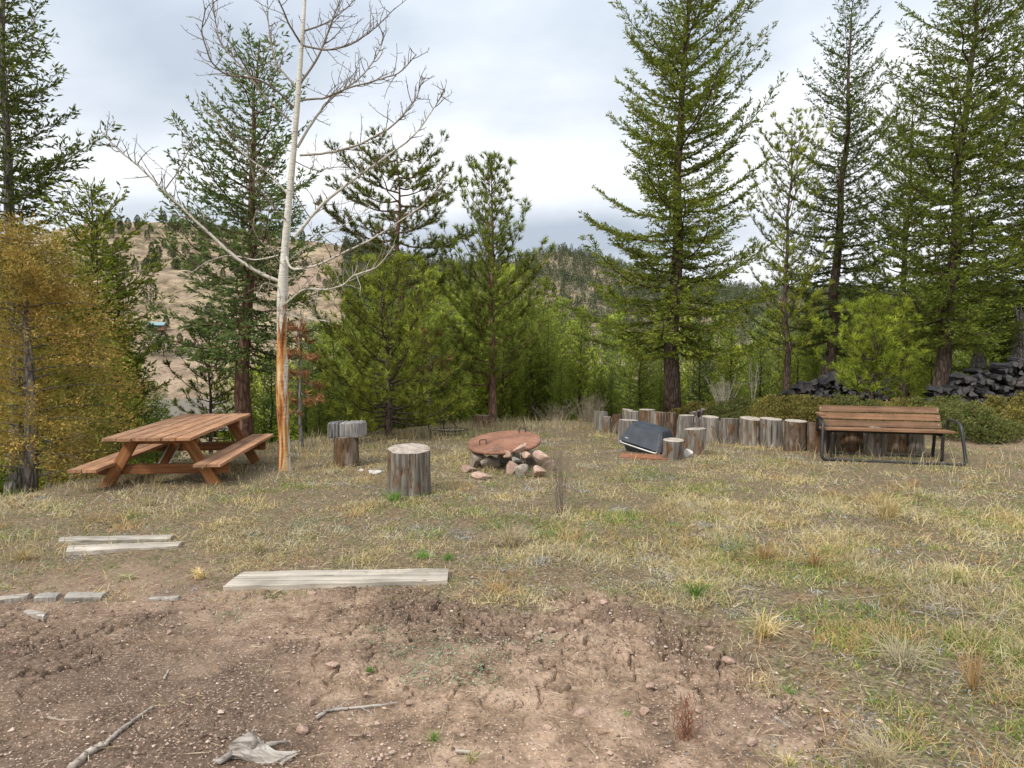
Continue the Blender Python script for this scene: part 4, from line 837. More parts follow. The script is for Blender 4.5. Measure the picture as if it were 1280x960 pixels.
# ------------------------------------------------------------------ stones
def stone_mesh(seed, sub=3, rough=.12, cuts=13):
    bm = bmesh.new(); bmesh.ops.create_icosphere(bm, subdivisions=sub, radius=.5); rng = np.random.default_rng(seed); V = np.array([v.co for v in bm.verts])
    for _ in range(cuts):
        n_ = unit(rng.normal(size=3)); d = rng.uniform(.22, .37); k = V @ n_; V = V - np.maximum(k - d, 0)[:, None] * n_ * .9
    ns = fbm(V[:, 0] + V[:, 2] * 1.3 + seed, V[:, 1] - V[:, 2] * .7, .35, 3, seed) - .5; V = V * (1 + rough * ns)[:, None]
    for v, c in zip(bm.verts, V): v.co = c
    me = bpy.data.meshes.new('stone'); bm.to_mesh(me); bm.free()
    me.polygons.foreach_set('use_smooth', np.zeros(len(me.polygons), bool)); return me
stone_meshes = [stone_mesh(500 + i) for i in range(9)]
sid = 0
def stone(px, py, wpx, hpx, label, group=None, mat=None, lift=0, rot=None, depth=1.0, name='stone', dy=0):
    global sid
    p = gp(px, py) ; y = p[1] + dy; k = y / FPX; w = wpx * k; h = hpx * k; sid += 1; me = stone_meshes[sid % 9].copy(); me.materials.append(mat or M_stone)
    o = bpy.data.objects.new(name, me); COL.objects.link(o); x = (px - 640) / FPX * y; o.location = (x, y, gz(x, y) + h * .28 + lift); o.scale = (w * 1.1, w * depth, h * 1.15); o.rotation_euler = rot or (0, 0, sid * 1.7 % .6 - .3); tag(o, label, 'stone', group); return o
G1 = 'stones around the fire pit'
for a_ in [(585, 590, 22, 13, 'pink stone at the left foot of the fire pit', G1), (601, 598, 27, 11, 'flat pinkish stone in front left of the fire pit', G1), (652, 597, 20, 25, 'grey upright boulder at the front right of the fire pit', G1, M_stone2),
           (673, 596, 22, 20, 'pink boulder at the right foot of the fire pit', G1), (686, 588, 16, 20, 'stone at the far right of the pit ring', G1), (614, 585, 34, 26, 'shaded ring stone under the front left of the lid', G1, M_stone2),
           (640, 592, 18, 22, 'brown ring stone left of the grey boulder', G1)]: stone(*a_)
stone(636, 590, 15, 12, 'tan block stacked just under the right half of the lid', G1, lift=.19, rot=(.2, .3, .5))
stone(659, 592, 14, 9, 'small block wedged under the right rim of the lid', G1, lift=.21, rot=(.1, -.2, .2))
stone(644, 594, 12, 9, 'small grey stone stacked left of the wedged block', G1, M_stone2, lift=.17)
stone(677, 590, 24, 15, 'large pale block stacked at the right side of the lid', G1, lift=.16, rot=(.2, .1, .3), depth=.8)
stone(651, 590, 24, 8, 'slab of stone leaning against the right front rim of the lid', G1, lift=.29, rot=(.1, -.5, .2), depth=.5)
for i, (u, v) in enumerate([(598, 578), (634, 572), (665, 574)]): stone(u, v + 6, 30, 30, 'hidden ring stone at the back of the fire pit below the lid', G1, M_stone2)
stone(861, 571, 13, 14, 'white angular rock between the two log rounds by the grill', None, M_white); stone(467, 592, 22, 6, 'pale flat rock fragment left of the large grey stump', None, M_white); stone(452, 590, 9, 5, 'small pale rock near the orange post', None, M_white)
G2 = 'loose stones on the bare soil'
loose = [(385, 880, 14, 20, 'elongated pink stone above the twig in the soil'), (374, 916, 18, 12, 'rounded tan stone left below the crooked twig'), (412, 834, 20, 9, 'flat tan stone in the middle of the bare soil'), (509, 882, 12, 10, 'pink stone at the right tip of the twig'),
         (727, 897, 22, 17, 'pale pink angular stone in the lower middle of the soil'), (816, 860, 17, 10, 'flat grey pink stone on the smooth soil'), (808, 892, 14, 13, 'brown stone half sunk in the soil'), (662, 797, 13, 10, 'tan stone on the cracked soil centre'),
         (757, 755, 12, 7, 'pale stone at the upper edge of the cracked soil'), (690, 790, 12, 9, 'reddish stone by the cracks'), (915, 828, 18, 9, 'flat tan stone at the right edge of the bare soil'), (890, 814, 14, 10, 'tan stone left of the flat one at the soil edge'),
         (989, 834, 8, 6, 'tiny tan stone near the grass edge'), (945, 930, 14, 11, 'grey stone low at the right of the soil'), (735, 931, 11, 6, 'white chip near the bottom of the soil'), (684, 912, 15, 9, 'dark wedge shaped stone low in the middle'), (387, 744, 13, 7, 'white stone just below the long plank'),
         (207, 792, 8, 6, 'small pale stone in the dark soil left'), (68, 908, 11, 8, 'pale stone in the dark soil near lower left'), (222, 768, 7, 5, 'small stone below the short board'), (560, 800, 8, 5, 'small stone left of the cracks'), (455, 870, 8, 7, 'small stone above the crooked twig'),
         (640, 925, 9, 6, 'small flat stone near the lower centre'), (320, 870, 8, 6, 'small stone right of the long stick'), (600, 860, 9, 6, 'small pinkish pebble in the open soil'), (850, 830, 10, 7, 'small stone near the dark cracks')]
for l_ in loose: stone(*l_, G2, depth=.8)

for (u, v, wp, hp, lb) in [(238, 484, 26, 11, 'wide pink rock outcrop on the far lake shore'), (249, 474, 14, 9, 'upper pink rock ledge above the far lake shore'), (224, 488, 14, 6, 'low pink rock at the water line of the far shore')]:
    p = atY(u, v, 352); k = 352 / FPX; me = stone_meshes[len(lb) % 9].copy(); me.materials.append(M_stone); o = bpy.data.objects.new('rock', me); COL.objects.link(o); o.location = (p[0], 352, gz(p[0], 352) + hp * k * .25); o.scale = (wp * k, wp * k * .8, hp * k * 1.2); tag(o, lb, 'rock', 'rocks on the far lake shore')
# rusty lid with two handles
def lid():
    L_, R_ = atY(584, 555, 8.75), atY(676, 548, 8.75); n_, f_ = atY(631, 566, 8.25), atY(630, 538.5, 9.25); c = (L_ + R_ + n_ + f_) / 4; xx = unit(R_ - L_); yy = f_ - n_; yy = unit(yy - xx * np.dot(yy, xx)); zz = np.cross(xx, yy); rad = np.linalg.norm(R_ - L_) / 2
    M0 = Matrix([[xx[0], yy[0], zz[0], c[0]], [xx[1], yy[1], zz[1], c[1]], [xx[2], yy[2], zz[2], c[2]], [0, 0, 0, 1]])
    o = empty('fire_pit_lid', (0, 0, 0), 'round rusty steel lid lying tilted on the stone fire pit', 'fire pit lid'); o.matrix_world = M0; a = Acc(); n = 96; th = np.arange(n) / n * 2 * np.pi; rings = [(0, .045), (.35, .042), (.7, .032), (.93, .012), (.985, .002), (1.0, -.012), (.995, -.028), (.93, -.022), (.5, .0), (0, .01)]
    V = []; 
    for k, z in rings: V.append(np.stack([rad * max(k, .001) * np.cos(th), rad * max(k, .001) * np.sin(th), np.full(n, z) + .004 * np.sin(3 * th) * k], 1))
    i = np.arange(len(rings) - 1)[:, None] * n; j = np.arange(n)[None]; k = (j + 1) % n; a.add(np.concatenate(V), np.stack([i + j, i + n + j, i + n + k, i + k], -1).reshape(-1, 4)); a.obj('lid_disc', M_rust, o)
    for hx, hy, sc_ in ((-.28, -.18, 1), (.26, .24, 1)): tubeobj('handle', [(hx - .045, hy, .02), (hx - .045, hy, .10), (hx + .045, hy, .10), (hx + .045, hy, .02)], .007, M_dark, o, 8)
lid()

# iron fire ring with pole behind
c = gp(563, 543); o = empty('iron_fire_ring', c, 'low dark iron grate ring with an upright pole in the grass behind', 'fire ring')
for z in (.02, .10):
    th = np.linspace(0, 2 * np.pi, 40); tubeobj('hoop', np.stack([.36 * np.cos(th), .3 * np.sin(th), np.full(40, z)], 1), .012, M_dark, o, 6, res=False)
for k in range(8):
    tubeobj('grate_bar', [(-.34 + .097 * k, -.3 * math.sqrt(max(.02, 1 - ((-.34 + .097 * k) / .36) ** 2)), .10), (-.34 + .097 * k, .3 * math.sqrt(max(.02, 1 - ((-.34 + .097 * k) / .36) ** 2)), .10)], .006, M_alu, o, 5, res=False)
tubeobj('pole', [(-.14, .1, -.1), (-.14, .1, .72)], .018, M_dark, o, 8, res=False); tubeobj('swivel_arm', [(-.14, .1, .42), (.16, .0, .12)], .01, M_dark, o, 6, res=False)

# ------------------------------------------------------------------ grill
def grill():
    c = gp(812, 566); Y = c[1] + .1; ang = math.radians(-30); x = (810 - 640) / FPX * Y
    o = empty('grill', (x, Y + .05, gz(x, Y)), 'black barbecue grill lying on the ground, its dusty lid facing up', 'grill', rz=ang); o.rotation_euler = (math.radians(10), math.radians(12), math.radians(-40)); o.location.z += .05
    def frus(name, L0, D0, L1, D1, z0, z1, mat, dy=0, bev=.014):
        bm = bmesh.new(); bmesh.ops.create_cube(bm, size=1)
        for v in bm.verts:
            t = v.co.z > 0; v.co = Vector((v.co.x * (L1 if t else L0), v.co.y * (D1 if t else D0) + (dy if t else 0), z1 if t else z0))
        bmesh.ops.bevel(bm, geom=bm.edges[:], offset=bev, segments=2, affect='EDGES'); me = bpy.data.meshes.new(name); bm.to_mesh(me); bm.free(); me.materials.append(mat); q = bpy.data.objects.new(name, me); COL.objects.link(q); q.parent = o; return q
    frus('grill_lid', .74, .50, .56, .29, .10, .37, M_lid, .03); frus('fire_box', .52, .34, .68, .45, -.09, .095, M_lid)
    plank('lid_rim', (.69, .47, .018), M_black, o, (0, 0, .10), bev=.006)
    nm = plank('name_plate', (.055, .003, .014), M_plate, o, (-.26, -.217, .165), (math.radians(-28), 0, 0), bev=.001)
    tubeobj('lid_handle', [(-.34, -.235, .10), (-.34, -.29, .09), (.30, -.29, .09), (.30, -.235, .10)], .012, M_alu, o, 8)
    tubeobj('wire_frame', [(.30, -.29, .09), (.36, -.2, .03), (.40, .15, .16), (.36, .2, .2)], .006, M_alu, o, 6); tubeobj('wire_frame', [(.34, -.24, .10), (.34, -.24, -.06), (.20, -.26, -.06)], .006, M_alu, o, 6)
    c2 = gp(805, 572); t = plank('rusty_tray', (.72, .36, .02), M_rustbase, None, (c2[0], c2[1], c2[2] + .015), (math.radians(2), 0, math.radians(-18)), bev=.004); tag(t, 'flat rusty metal sheet on the ground under the grill', 'metal sheet')
grill()

# ------------------------------------------------------------------ planks on the ground
def ground_board(corners, th, label, group, seed, mat=None, split=False, name='plank'):
    P = [gp(*c_) for c_ in corners]; n = 30; rng = np.random.default_rng(seed); a = Acc(); s = np.linspace(0, 1, n); nw = 5     # corners: near-left, near-right, far-right, far-left
    O = np.mean(P, 0); V = np.zeros((n, nw, 3)); w1 = (fbm(s * 8, s * 0 + seed, 1, 3, seed) - .5) * .018; w2 = (fbm(s * 8, s * 0 + seed + 3, 1, 3, seed) - .5) * .018
    for j in range(nw):
        f = j / (nw - 1); lo = np.array(P[0]) + (np.array(P[1]) - P[0]) * s[:, None]; hi = np.array(P[3]) + (np.array(P[2]) - P[3]) * s[:, None]; V[:, j] = lo + (hi - lo) * f; V[:, j, 1] += w1 * (1 - f) + w2 * f; V[:, j, 2] = np.maximum(V[:, j, 2], 0 * s - 9) + th + .004 * math.sin(j) + (fbm(s * 9, s * 0 + j, 1, 2, seed + j) - .5) * .006
    if split: V[18:, 3, 1] += .0; V[14:24, 3, 2] -= .012
    V -= O; top = V.reshape(-1, 3); bot = top.copy(); bot[:, 2] -= th + .02; a.add(np.concatenate([top, bot]), [[0, nw, nw + 1, 1]], 0, smooth=False); a.F[4] = []; a.M[4] = []; a.sm[4] = []; m = n * nw
    q = []
    for i in range(n - 1):
        for j in range(nw - 1): v = i * nw + j; q.append((v, v + nw, v + nw + 1, v + 1)); q.append((m + v, m + v + 1, m + v + nw + 1, m + v + nw))
        v = i * nw; q.append((v, m + v, m + v + nw, v + nw)); v = i * nw + nw - 1; q.append((v, v + nw, m + v + nw, m + v))
    for j in range(nw - 1): v = j; q.append((v, v + 1, m + v + 1, m + v)); v = (n - 1) * nw + j; q.append((v, m + v, m + v + 1, v + 1))
    a.faces(np.array(q), 0, False); o = a.obj(name, mat or M_grey); o.location = O; tag(o, label, 'plank', group); return o
GB = 'weathered boards set in the soil as steps'
ground_board([(279, 739), (559, 731), (561, 715), (305, 719)], .028, 'longest grey board lying across the middle of the bare soil', GB, 1, split=True)
ground_board([(72, 680), (212, 677), (218, 671), (76, 674)], .022, 'rear board of the pair lying left of the long plank', GB, 2); ground_board([(82, 694), (222, 687), (228, 680), (86, 685)], .025, 'front board of the pair lying left of the long plank', GB, 3)
ground_board([(-14, 757), (34, 749), (40, 744), (-14, 750)], .02, 'short grey board cut by the left edge', GB, 4); ground_board([(42, 752), (70, 751), (77, 744), (50, 745)], .022, 'small middle board of the left broken line', GB, 5)
ground_board([(80, 753), (127, 751), (133, 744), (86, 744)], .024, 'right board of the broken line at the left', GB, 6); ground_board([(185, 751), (222, 750), (226, 746), (190, 747)], .012, 'thin splinter of board alone on the soil', GB, 7)
ground_board([(28, 769), (55, 774), (58, 768), (36, 764)], .014, 'pale bark chip below the left boards', None, 8, M_drift, name='wood_chip')

# sticks
def stick(pts, r, label, name='stick', mat=None, seed=0, cat='stick', fork=0):
    P = np.array([gp(*p) for p in pts]); O = P[0].copy(); P = P - O; P[:, 2] += np.array([r[0] * .8] * len(P)); s = np.linspace(0, len(P) - 1, len(P) * 6); rng = np.random.default_rng(seed); Q = np.stack([np.interp(s, np.arange(len(P)), P[:, k]) for k in range(3)], 1); Q[:, :2] += (rng.random((len(Q), 2)) - .5) * r[0] * .6
    a = Acc(); tube(a, Q, np.interp(s, [0, len(P) - 1], r), 9, wob=.35, rng=rng)
    for q in range(fork): k = int(len(Q) * (.3 + .3 * q)); tube(a, [Q[k], Q[k] + [.05, .05 * (-1) ** q, .01], Q[k] + [.1, .09 * (-1) ** q, .005]], [r[1] * .8, r[1] * .6, r[1] * .3], 5)
    o = a.obj(name, mat or M_drift); o.location = O; tag(o, label, cat); return o
stick([(88, 965), (110, 945), (126, 936)], (.014, .012), 'thick grey end of driftwood at the lower left', seed=1); stick([(128, 936), (150, 915), (192, 885)], (.009, .005), 'long thin pale stick slanting up at the lower left', seed=2)
stick([(396, 899), (410, 890), (430, 888), (470, 884), (497, 880)], (.008, .003), 'crooked pale twig lying in the middle of the soil', seed=3, fork=2, name='twig'); stick([(570, 941), (588, 943)], (.008, .006), 'short wood chip near the bottom of the soil', seed=4)
stick([(205, 850), (211, 838)], (.005, .003), 'tiny pale twig in the dark soil', seed=5, name='twig'); stick([(968, 898), (988, 911)], (.007, .004), 'short brown stick at the grass edge', seed=6); stick([(1035, 752), (1080, 748), (1120, 742)], (.005, .003), 'thin tan reed lying in the grass at right', seed=7, name='twig')
stick([(60, 898), (75, 902), (100, 901)], (.006, .003), 'thin dark twig pressed in the lower left soil', seed=8, mat=M_twig, name='twig')
def driftwood():
    c = gp(328, 948); a = Acc(); rng = np.random.default_rng(8); s = np.linspace(0, 1, 22); n = 20; th = np.arange(n) / n * 2 * np.pi
    rad = np.interp(s, [0, .12, .35, .6, .85, 1], [.018, .036, .040, .028, .017, .004]); V = []
    for i, u in enumerate(s):
        k = .92 + 1.2 * (fbm(np.cos(th) * 1.6, np.sin(th) * 1.6 + u * 2.5, 1, 3, 5) - .5) + 1.1 * (fbm(np.cos(th) * 5, np.sin(th) * 5 + u * 4, 1, 3, 9) - .5); V.append(np.stack([-.115 + .235 * u + .008 * np.sin(th * 3 + u * 9), .012 * math.sin(u * 7) + rad[i] * 1.0 * k * np.cos(th), .02 + .012 * math.sin(u * 5 + 1) + rad[i] * .85 * k * np.sin(th)], 1))
    i = np.arange(len(s) - 1)[:, None] * n; j = np.arange(n)[None]; k = (j + 1) % n; a.add(np.concatenate(V), np.stack([i + j, i + k, i + n + k, i + n + j], -1).reshape(-1, 4), smooth=False)
    tube(a, [(-.03, .0, .04), (-.028, .008, .07), (-.035, .006, .095), (-.03, .0, .105)], [.012, .008, .0065, .003], 7, wob=.35, rng=rng); tube(a, [(-.10, -.02, .03), (-.13, -.05, .02), (-.15, -.055, .03)], [.014, .01, .003], 7, wob=.4, rng=rng); tube(a, [(.0, .03, .03), (.03, .06, .02), (.07, .07, .02)], [.012, .008, .003], 7, wob=.4, rng=rng)
    o = a.obj('driftwood', M_drift); o.location = c; tag(o, 'knotty pale chunk of driftwood with an upright stub', 'driftwood')
driftwood()

# ------------------------------------------------------------------ wood piles
def log_mesh(seed):
    rng = np.random.default_rng(seed); a = Acc(); k = [3, 4, 9, 4, 3, 10][seed % 6]; th = np.sort(np.arange(k) / k * 2 * np.pi + rng.normal(size=k) * .15); n = 7; rr = .5 * rng.uniform(.8, 1.1, k); V = []
    if k < 6:  # split billet with a rounded bark side
        th = np.concatenate([th, th[-1:] + .5]); rr = np.concatenate([rr, rr[-1:]]); k += 1
    for i in range(n): s = 1 + .08 * rng.normal(); V.append(np.stack([rr * np.cos(th) * s + rng.normal() * .03, np.full(k, -.5 + i / (n - 1)) + .03 * rng.normal(size=k) * (i in (0, n - 1)), rr * np.sin(th) * s + rng.normal() * .03], 1))
    i = np.arange(n - 1)[:, None] * k; j = np.arange(k)[None]; q = (j + 1) % k; a.add(np.concatenate(V), np.stack([i + j, i + q, i + k + q, i + k + j], -1).reshape(-1, 4), smooth=False)
    for e_, sg in ((0, 1), (n - 1, -1)):
        c = a.n; a.V.append(V[e_].mean(0)[None]); a.C.append(np.ones((1, 4))); a.n += 1; f = np.array([[e_ * k + t, e_ * k + (t + 1) % k, c] for t in range(k)]); a.faces(f[:, ::sg], 1, False)
    me = a.mesh('firewood_log'); me.materials.append(M_fire); me.materials.append(M_fire_end); return me
logs = [log_mesh(i) for i in range(12)]
def pile(u0, u1, Y, ytop, label, group, seed, lod=.155):
    rng = np.random.default_rng(seed); x0, x1 = (u0 - 640) / FPX * Y, (u1 - 640) / FPX * Y; row = 0; n = 0
    while row < 14:
        z = row * lod * .82
        for i in range(int((x1 - x0) / lod)):
            x = x0 + (i + .5 * (row % 2) + .5) * lod; zb = gz(x, Y); zt = CAMZ - (np.interp((x / Y) * FPX + 640, [p[0] for p in ytop], [p[1] for p in ytop]) - HOR) / FPX * Y
            if zb + z + lod * .7 > zt + rng.normal() * .05: continue
            s = lod * rng.uniform(.85, 1.35); o = bpy.data.objects.new('firewood_log', logs[int(rng.integers(0, 12))]); COL.objects.link(o); o.location = (x + rng.normal() * .03, Y + rng.normal() * .07, zb + z + lod * .5 + rng.normal() * .02)
            o.scale = (s, rng.uniform(.38, .5), s * rng.uniform(.7, 1)); o.rotation_euler = (rng.normal() * .14, rng.random() * 6.28, rng.normal() * .35)
            fx = (i + .5) * lod / (x1 - x0); tag(o, ('top' if zb + z + lod * 1.7 > zt else 'bottom' if row == 0 else 'inner') + (' left' if fx < .33 else ' middle' if fx < .66 else ' right') + ' ' + label, 'firewood', group); n += 1
        row += 1
    print('pile', n)
pile(1148, 1350, 14.6, [(1148, 498), (1170, 484), (1195, 476), (1220, 454), (1240, 461), (1265, 455), (1290, 450), (1350, 456)], 'dark split log in the wood pile at the right edge', 'logs of the right wood pile', 1)
pile(978, 1115, 17.3, [(978, 492), (1000, 486), (1012, 472), (1040, 466), (1075, 464), (1095, 470), (1115, 480)], 'dark log in the small wood pile behind the bench', 'logs of the small wood pile', 2, .17)
for (px_, Y_, top_, r_, lb) in [(1222, 17.5, 436, .19, 'broken grey snag standing behind the right wood pile'), (1274, 16.5, 392, .17, 'thick pinkish dead trunk at the right edge behind the wood pile')]:
    rng = np.random.default_rng(int(px_)); a = Acc(); x = (px_ - 640) / FPX * Y_; zb = gz(x, Y_); H = CAMZ + (HOR - top_) / FPX * Y_ - zb; tube(a, [(0, 0, -.2), (0, 0, H * .5), (.04, 0, H * .8), (.02, 0, H)], [r_ * 1.2, r_, r_ * .85, r_ * .3], 12, wob=.3, rng=rng)
    for q in range(3): tube(a, [(0, 0, H * .8), (.12 * (q - 1), .0, H * 1.02), (.15 * (q - 1), 0, H * 1.1)], [r_ * .4, r_ * .2, .01], 6, wob=.3, rng=rng)
    o = a.obj('dead_snag', M_bark_grey); o.location = (x, Y_, zb); tag(o, lb, 'dead tree')

# ------------------------------------------------------------------ low junipers and shrubs
def mat_juniper(px, Y, w, h, label, seed, pal, dpt=.8, n=9000):
    rng = np.random.default_rng(seed); x = (px - 640) / FPX * Y; a = Acc(); W = w * Y / FPX; Hh = h * Y / FPX; T = Acc(); B = []; D = []; nc = 42
    for i in range(nc):
        an = rng.random() * 6.28; q = math.sqrt(rng.random()); cx, cy = W / 2 * q * math.cos(an), dpt * q * math.sin(an); top = Hh * (1 - .5 * q * q) * rng.uniform(.35, 1.25); tube(T, [(cx * .3, cy * .3, -.05), (cx * .8, cy * .8, top * .4), (cx, cy, top * .9)], [.012, .008, .003], 4, cap=False)
        m0 = 2 * n // nc; u = rng.random(m0) ** .8; sp_ = W * rng.uniform(.05, .12); B.append(np.stack([cx + rng.normal(size=m0) * sp_ * (1 - .5 * u), cy + rng.normal(size=m0) * sp_ * (1 - .5 * u), top * (.15 + .85 * u) - .0], 1)); D.append(unit(rng.normal(size=(m0, 3)) * .95 + np.array([cx / W, cy / W, 1.])))
    B = np.concatenate(B); D = np.concatenate(D); gz0 = gz(x, Y); B[:, 2] += macro(B[:, 0] + x, B[:, 1] + Y) - gz0; cl_ = fbm(B[:, 0], B[:, 1] + B[:, 2], .3, 2, seed)
    diamonds(a, B, D, rng.uniform(.03, .065, len(B)), rng.uniform(.012, .024, len(B)), pick(pal, len(B), rng, .25) * (.65 + .7 * cl_)[:, None], rng); o = empty('juniper_shrub', (x, Y, gz0), label, 'shrub', 'low junipers behind the stumps'); T.obj('stems', M_bark, o); a.obj('foliage', M_gold, o, color=True)
OG = np.array([(.10, .13, .03), (.15, .165, .04), (.20, .18, .06)])
for i, (px_, Y_, w_, h_, lb, pl) in enumerate([(868, 15.2, 60, 16, 'low juniper mat just right of the big fir trunk', OLIVE * .8), (920, 14.8, 90, 17, 'olive juniper mat behind the middle of the stump row', OG * .8), (975, 14.0, 80, 22, 'juniper mat behind the stumps left of the bench', OLIVE * .9),
        (1015, 13.2, 75, 26, 'yellowish juniper behind the left arm of the bench', OLIVE * 1.0), (1062, 12.6, 90, 30, 'green juniper directly behind the bench back', OG), (1130, 12.4, 90, 26, 'juniper behind the right half of the bench back', OLIVE * .8),
        (1205, 11.2, 95, 38, 'rounded olive juniper bush right of the bench arm', OG * .9), (1262, 11.6, 85, 42, 'olive juniper bush below the wood pile at the right edge', OLIVE * .85), (1175, 13.2, 70, 26, 'small juniper between the bench and the wood pile', OG)]):
    mat_juniper(px_, Y_, w_, h_, lb, 600 + i, pl, n=13000 if i > 5 else 8500)
def bare_shrub(px, py, w, h, label, seed, mat, n=26, r=.0035, name='bare_shrub', cat='shrub', group=None, Y=None, spread=1.0):
    p = gp(px, py) if Y is None else np.array([(px - 640) / FPX * Y, Y, gz((px - 640) / FPX * Y, Y)]); k = p[1] / FPX; rng = np.random.default_rng(seed); a = Acc()
    for i in range(n):
        an = rng.random() * 6.28; q = rng.random() * w * k / 2; tip = np.array([q * math.cos(an), q * math.sin(an) * .7, h * k * rng.uniform(.5, 1.05)]); b = np.array([q * .25 * math.cos(an), q * .2 * math.sin(an), -.02]); s = np.linspace(0, 1, 6)[:, None]; Q = b + (tip - b) * s + rng.normal(size=(6, 3)) * .012 * (s > 0)
        tube(a, Q, np.linspace(r, r * .4, 6), 4, cap=False)
        for z in range(int(rng.integers(2, 6))):
            f = rng.uniform(.3, .95); st = b + (tip - b) * f; dd = unit(rng.normal(size=3) + np.array([0, 0, 1.2])) * h * k * rng.uniform(.08, .25); tube(a, [st, st + dd * .5, st + dd + rng.normal(size=3) * .01], [r * .6, r * .45, r * .3], 3, cap=False)
    o = a.obj(name, mat); o.location = p; tag(o, label, cat, group); return o
bare_shrub(702, 640, 42, 115, 'tall bare twiggy shrub right of the fire pit', 1, M_twig, 26, .0034); bare_shrub(735, 532, 60, 34, 'grey tangled brush left of the stump row', 2, M_twig, 70, .004, Y=15.5); bare_shrub(690, 528, 70, 24, 'low grey brush behind the fire pit on the brow', 3, M_twig, 60, .004, Y=16)
bare_shrub(905, 520, 55, 45, 'leafless pale bush behind the stump row', 4, M_paletwig, 46, .005, Y=15.8); bare_shrub(941, 498, 30, 62, 'single white stemmed sapling behind the stumps', 5, M_paletwig, 6, .012, Y=17); bare_shrub(857, 925, 46, 60, 'small red stemmed twiggy plant at the lower right of the soil', 6, M_redtwig, 16, .002)
bare_shrub(655, 600, 6, 60, 'single thin dry stem right of the lid', 7, M_twig, 2, .003); bare_shrub(95, 588, 60, 90, 'pale leafless bush behind the picnic table', 8, M_paletwig, 22, .005, Y=9.2); bare_shrub(60, 600, 36, 70, 'small pale bush left of the picnic table', 9, M_paletwig, 14, .005, Y=8.4)
bare_shrub(608, 600, 6, 52, 'thin dry stem in front of the fire pit', 10, M_twig, 2, .0025); bare_shrub(820, 612, 5, 74, 'thin dry stalk in front of the grill', 13, M_twig, 2, .002); bare_shrub(1078, 660, 8, 70, 'thin dark stalk in the grass before the bench', 11, M_twig, 3, .002); bare_shrub(923, 640, 8, 80, 'thin dry stalk in the grass before the stumps', 12, M_twig, 3, .002)
# rusty dead sapling behind the aspen
RUST = np.array([(.30, .15, .07), (.38, .21, .10), (.26, .13, .07)])
px_tree('dead_pine_tree', 'small dead pine with rust brown needles right of the aspen trunk', 376, 10.6, 400, .03, [(400, 5), (440, 10), (480, 20), (520, 20)], 91, bottom=515, nb=12, kind='pine', pal=RUST * 1.1, det=.8, elev=(20, -10, -25), bend=-.2, needle=.12, bark=M_bark_grey)
px_tree('dead_pine_tree', 'rust brown dead sapling right of the bushy young pine', 537, 13.2, 415, .03, [(415, 6), (450, 24), (480, 18)], 92, bottom=480, nb=12, kind='pine', pal=RUST * .9, det=.7, elev=(20, 5, -15), bend=0, needle=.12, bark=M_bark_grey)

# ------------------------------------------------------------------ grass
STRAW = np.array([(.52, .41, .19), (.60, .49, .27), (.42, .32, .14)]); PALE = np.array([(.60, .51, .32), (.52, .45, .30), (.44, .39, .29)]); GREEN = np.array([(.17, .25, .04), (.24, .32, .055), (.12, .19, .035)]); ORNG = np.array([(.44, .28, .12), (.38, .24, .11), (.48, .34, .17)]); GREY = np.array([(.34, .33, .32), (.42, .40, .40), (.27, .25, .24)])
def blades(acc, B, D, Ln, W, col, rng, curve=.5):
    n = len(B); D = unit(D); S = unit(np.cross(D, np.array([0, 0, 1.]) + .3 * rng.normal(size=(n, 3)))) * (W / 2)[:, None]; L_ = Ln[:, None]; hz = D.copy(); hz[:, 2] = 0; hz = unit(hz); c = curve * rng.uniform(.2, 1.3, n)[:, None]
    P1 = B + D * L_ * .5; P2 = B + D * L_ + hz * L_ * c * .5 - np.array([0, 0, 1.]) * L_ * c * .4
    P2[:, 2] = np.maximum(P2[:, 2], B[:, 2] + .004); V = np.stack([B - S, B + S, P1 - S * .8, P1 + S * .8, P2], 1).reshape(-1, 3); o = np.arange(n)[:, None] * 5
    i0 = acc.n; acc.add(V, np.concatenate([o + np.array([[0, 1, 3, 2]])]), 0, np.repeat(col, 5, 0), False); acc.faces(i0 + o + np.array([[2, 3, 4]]), 0, False)
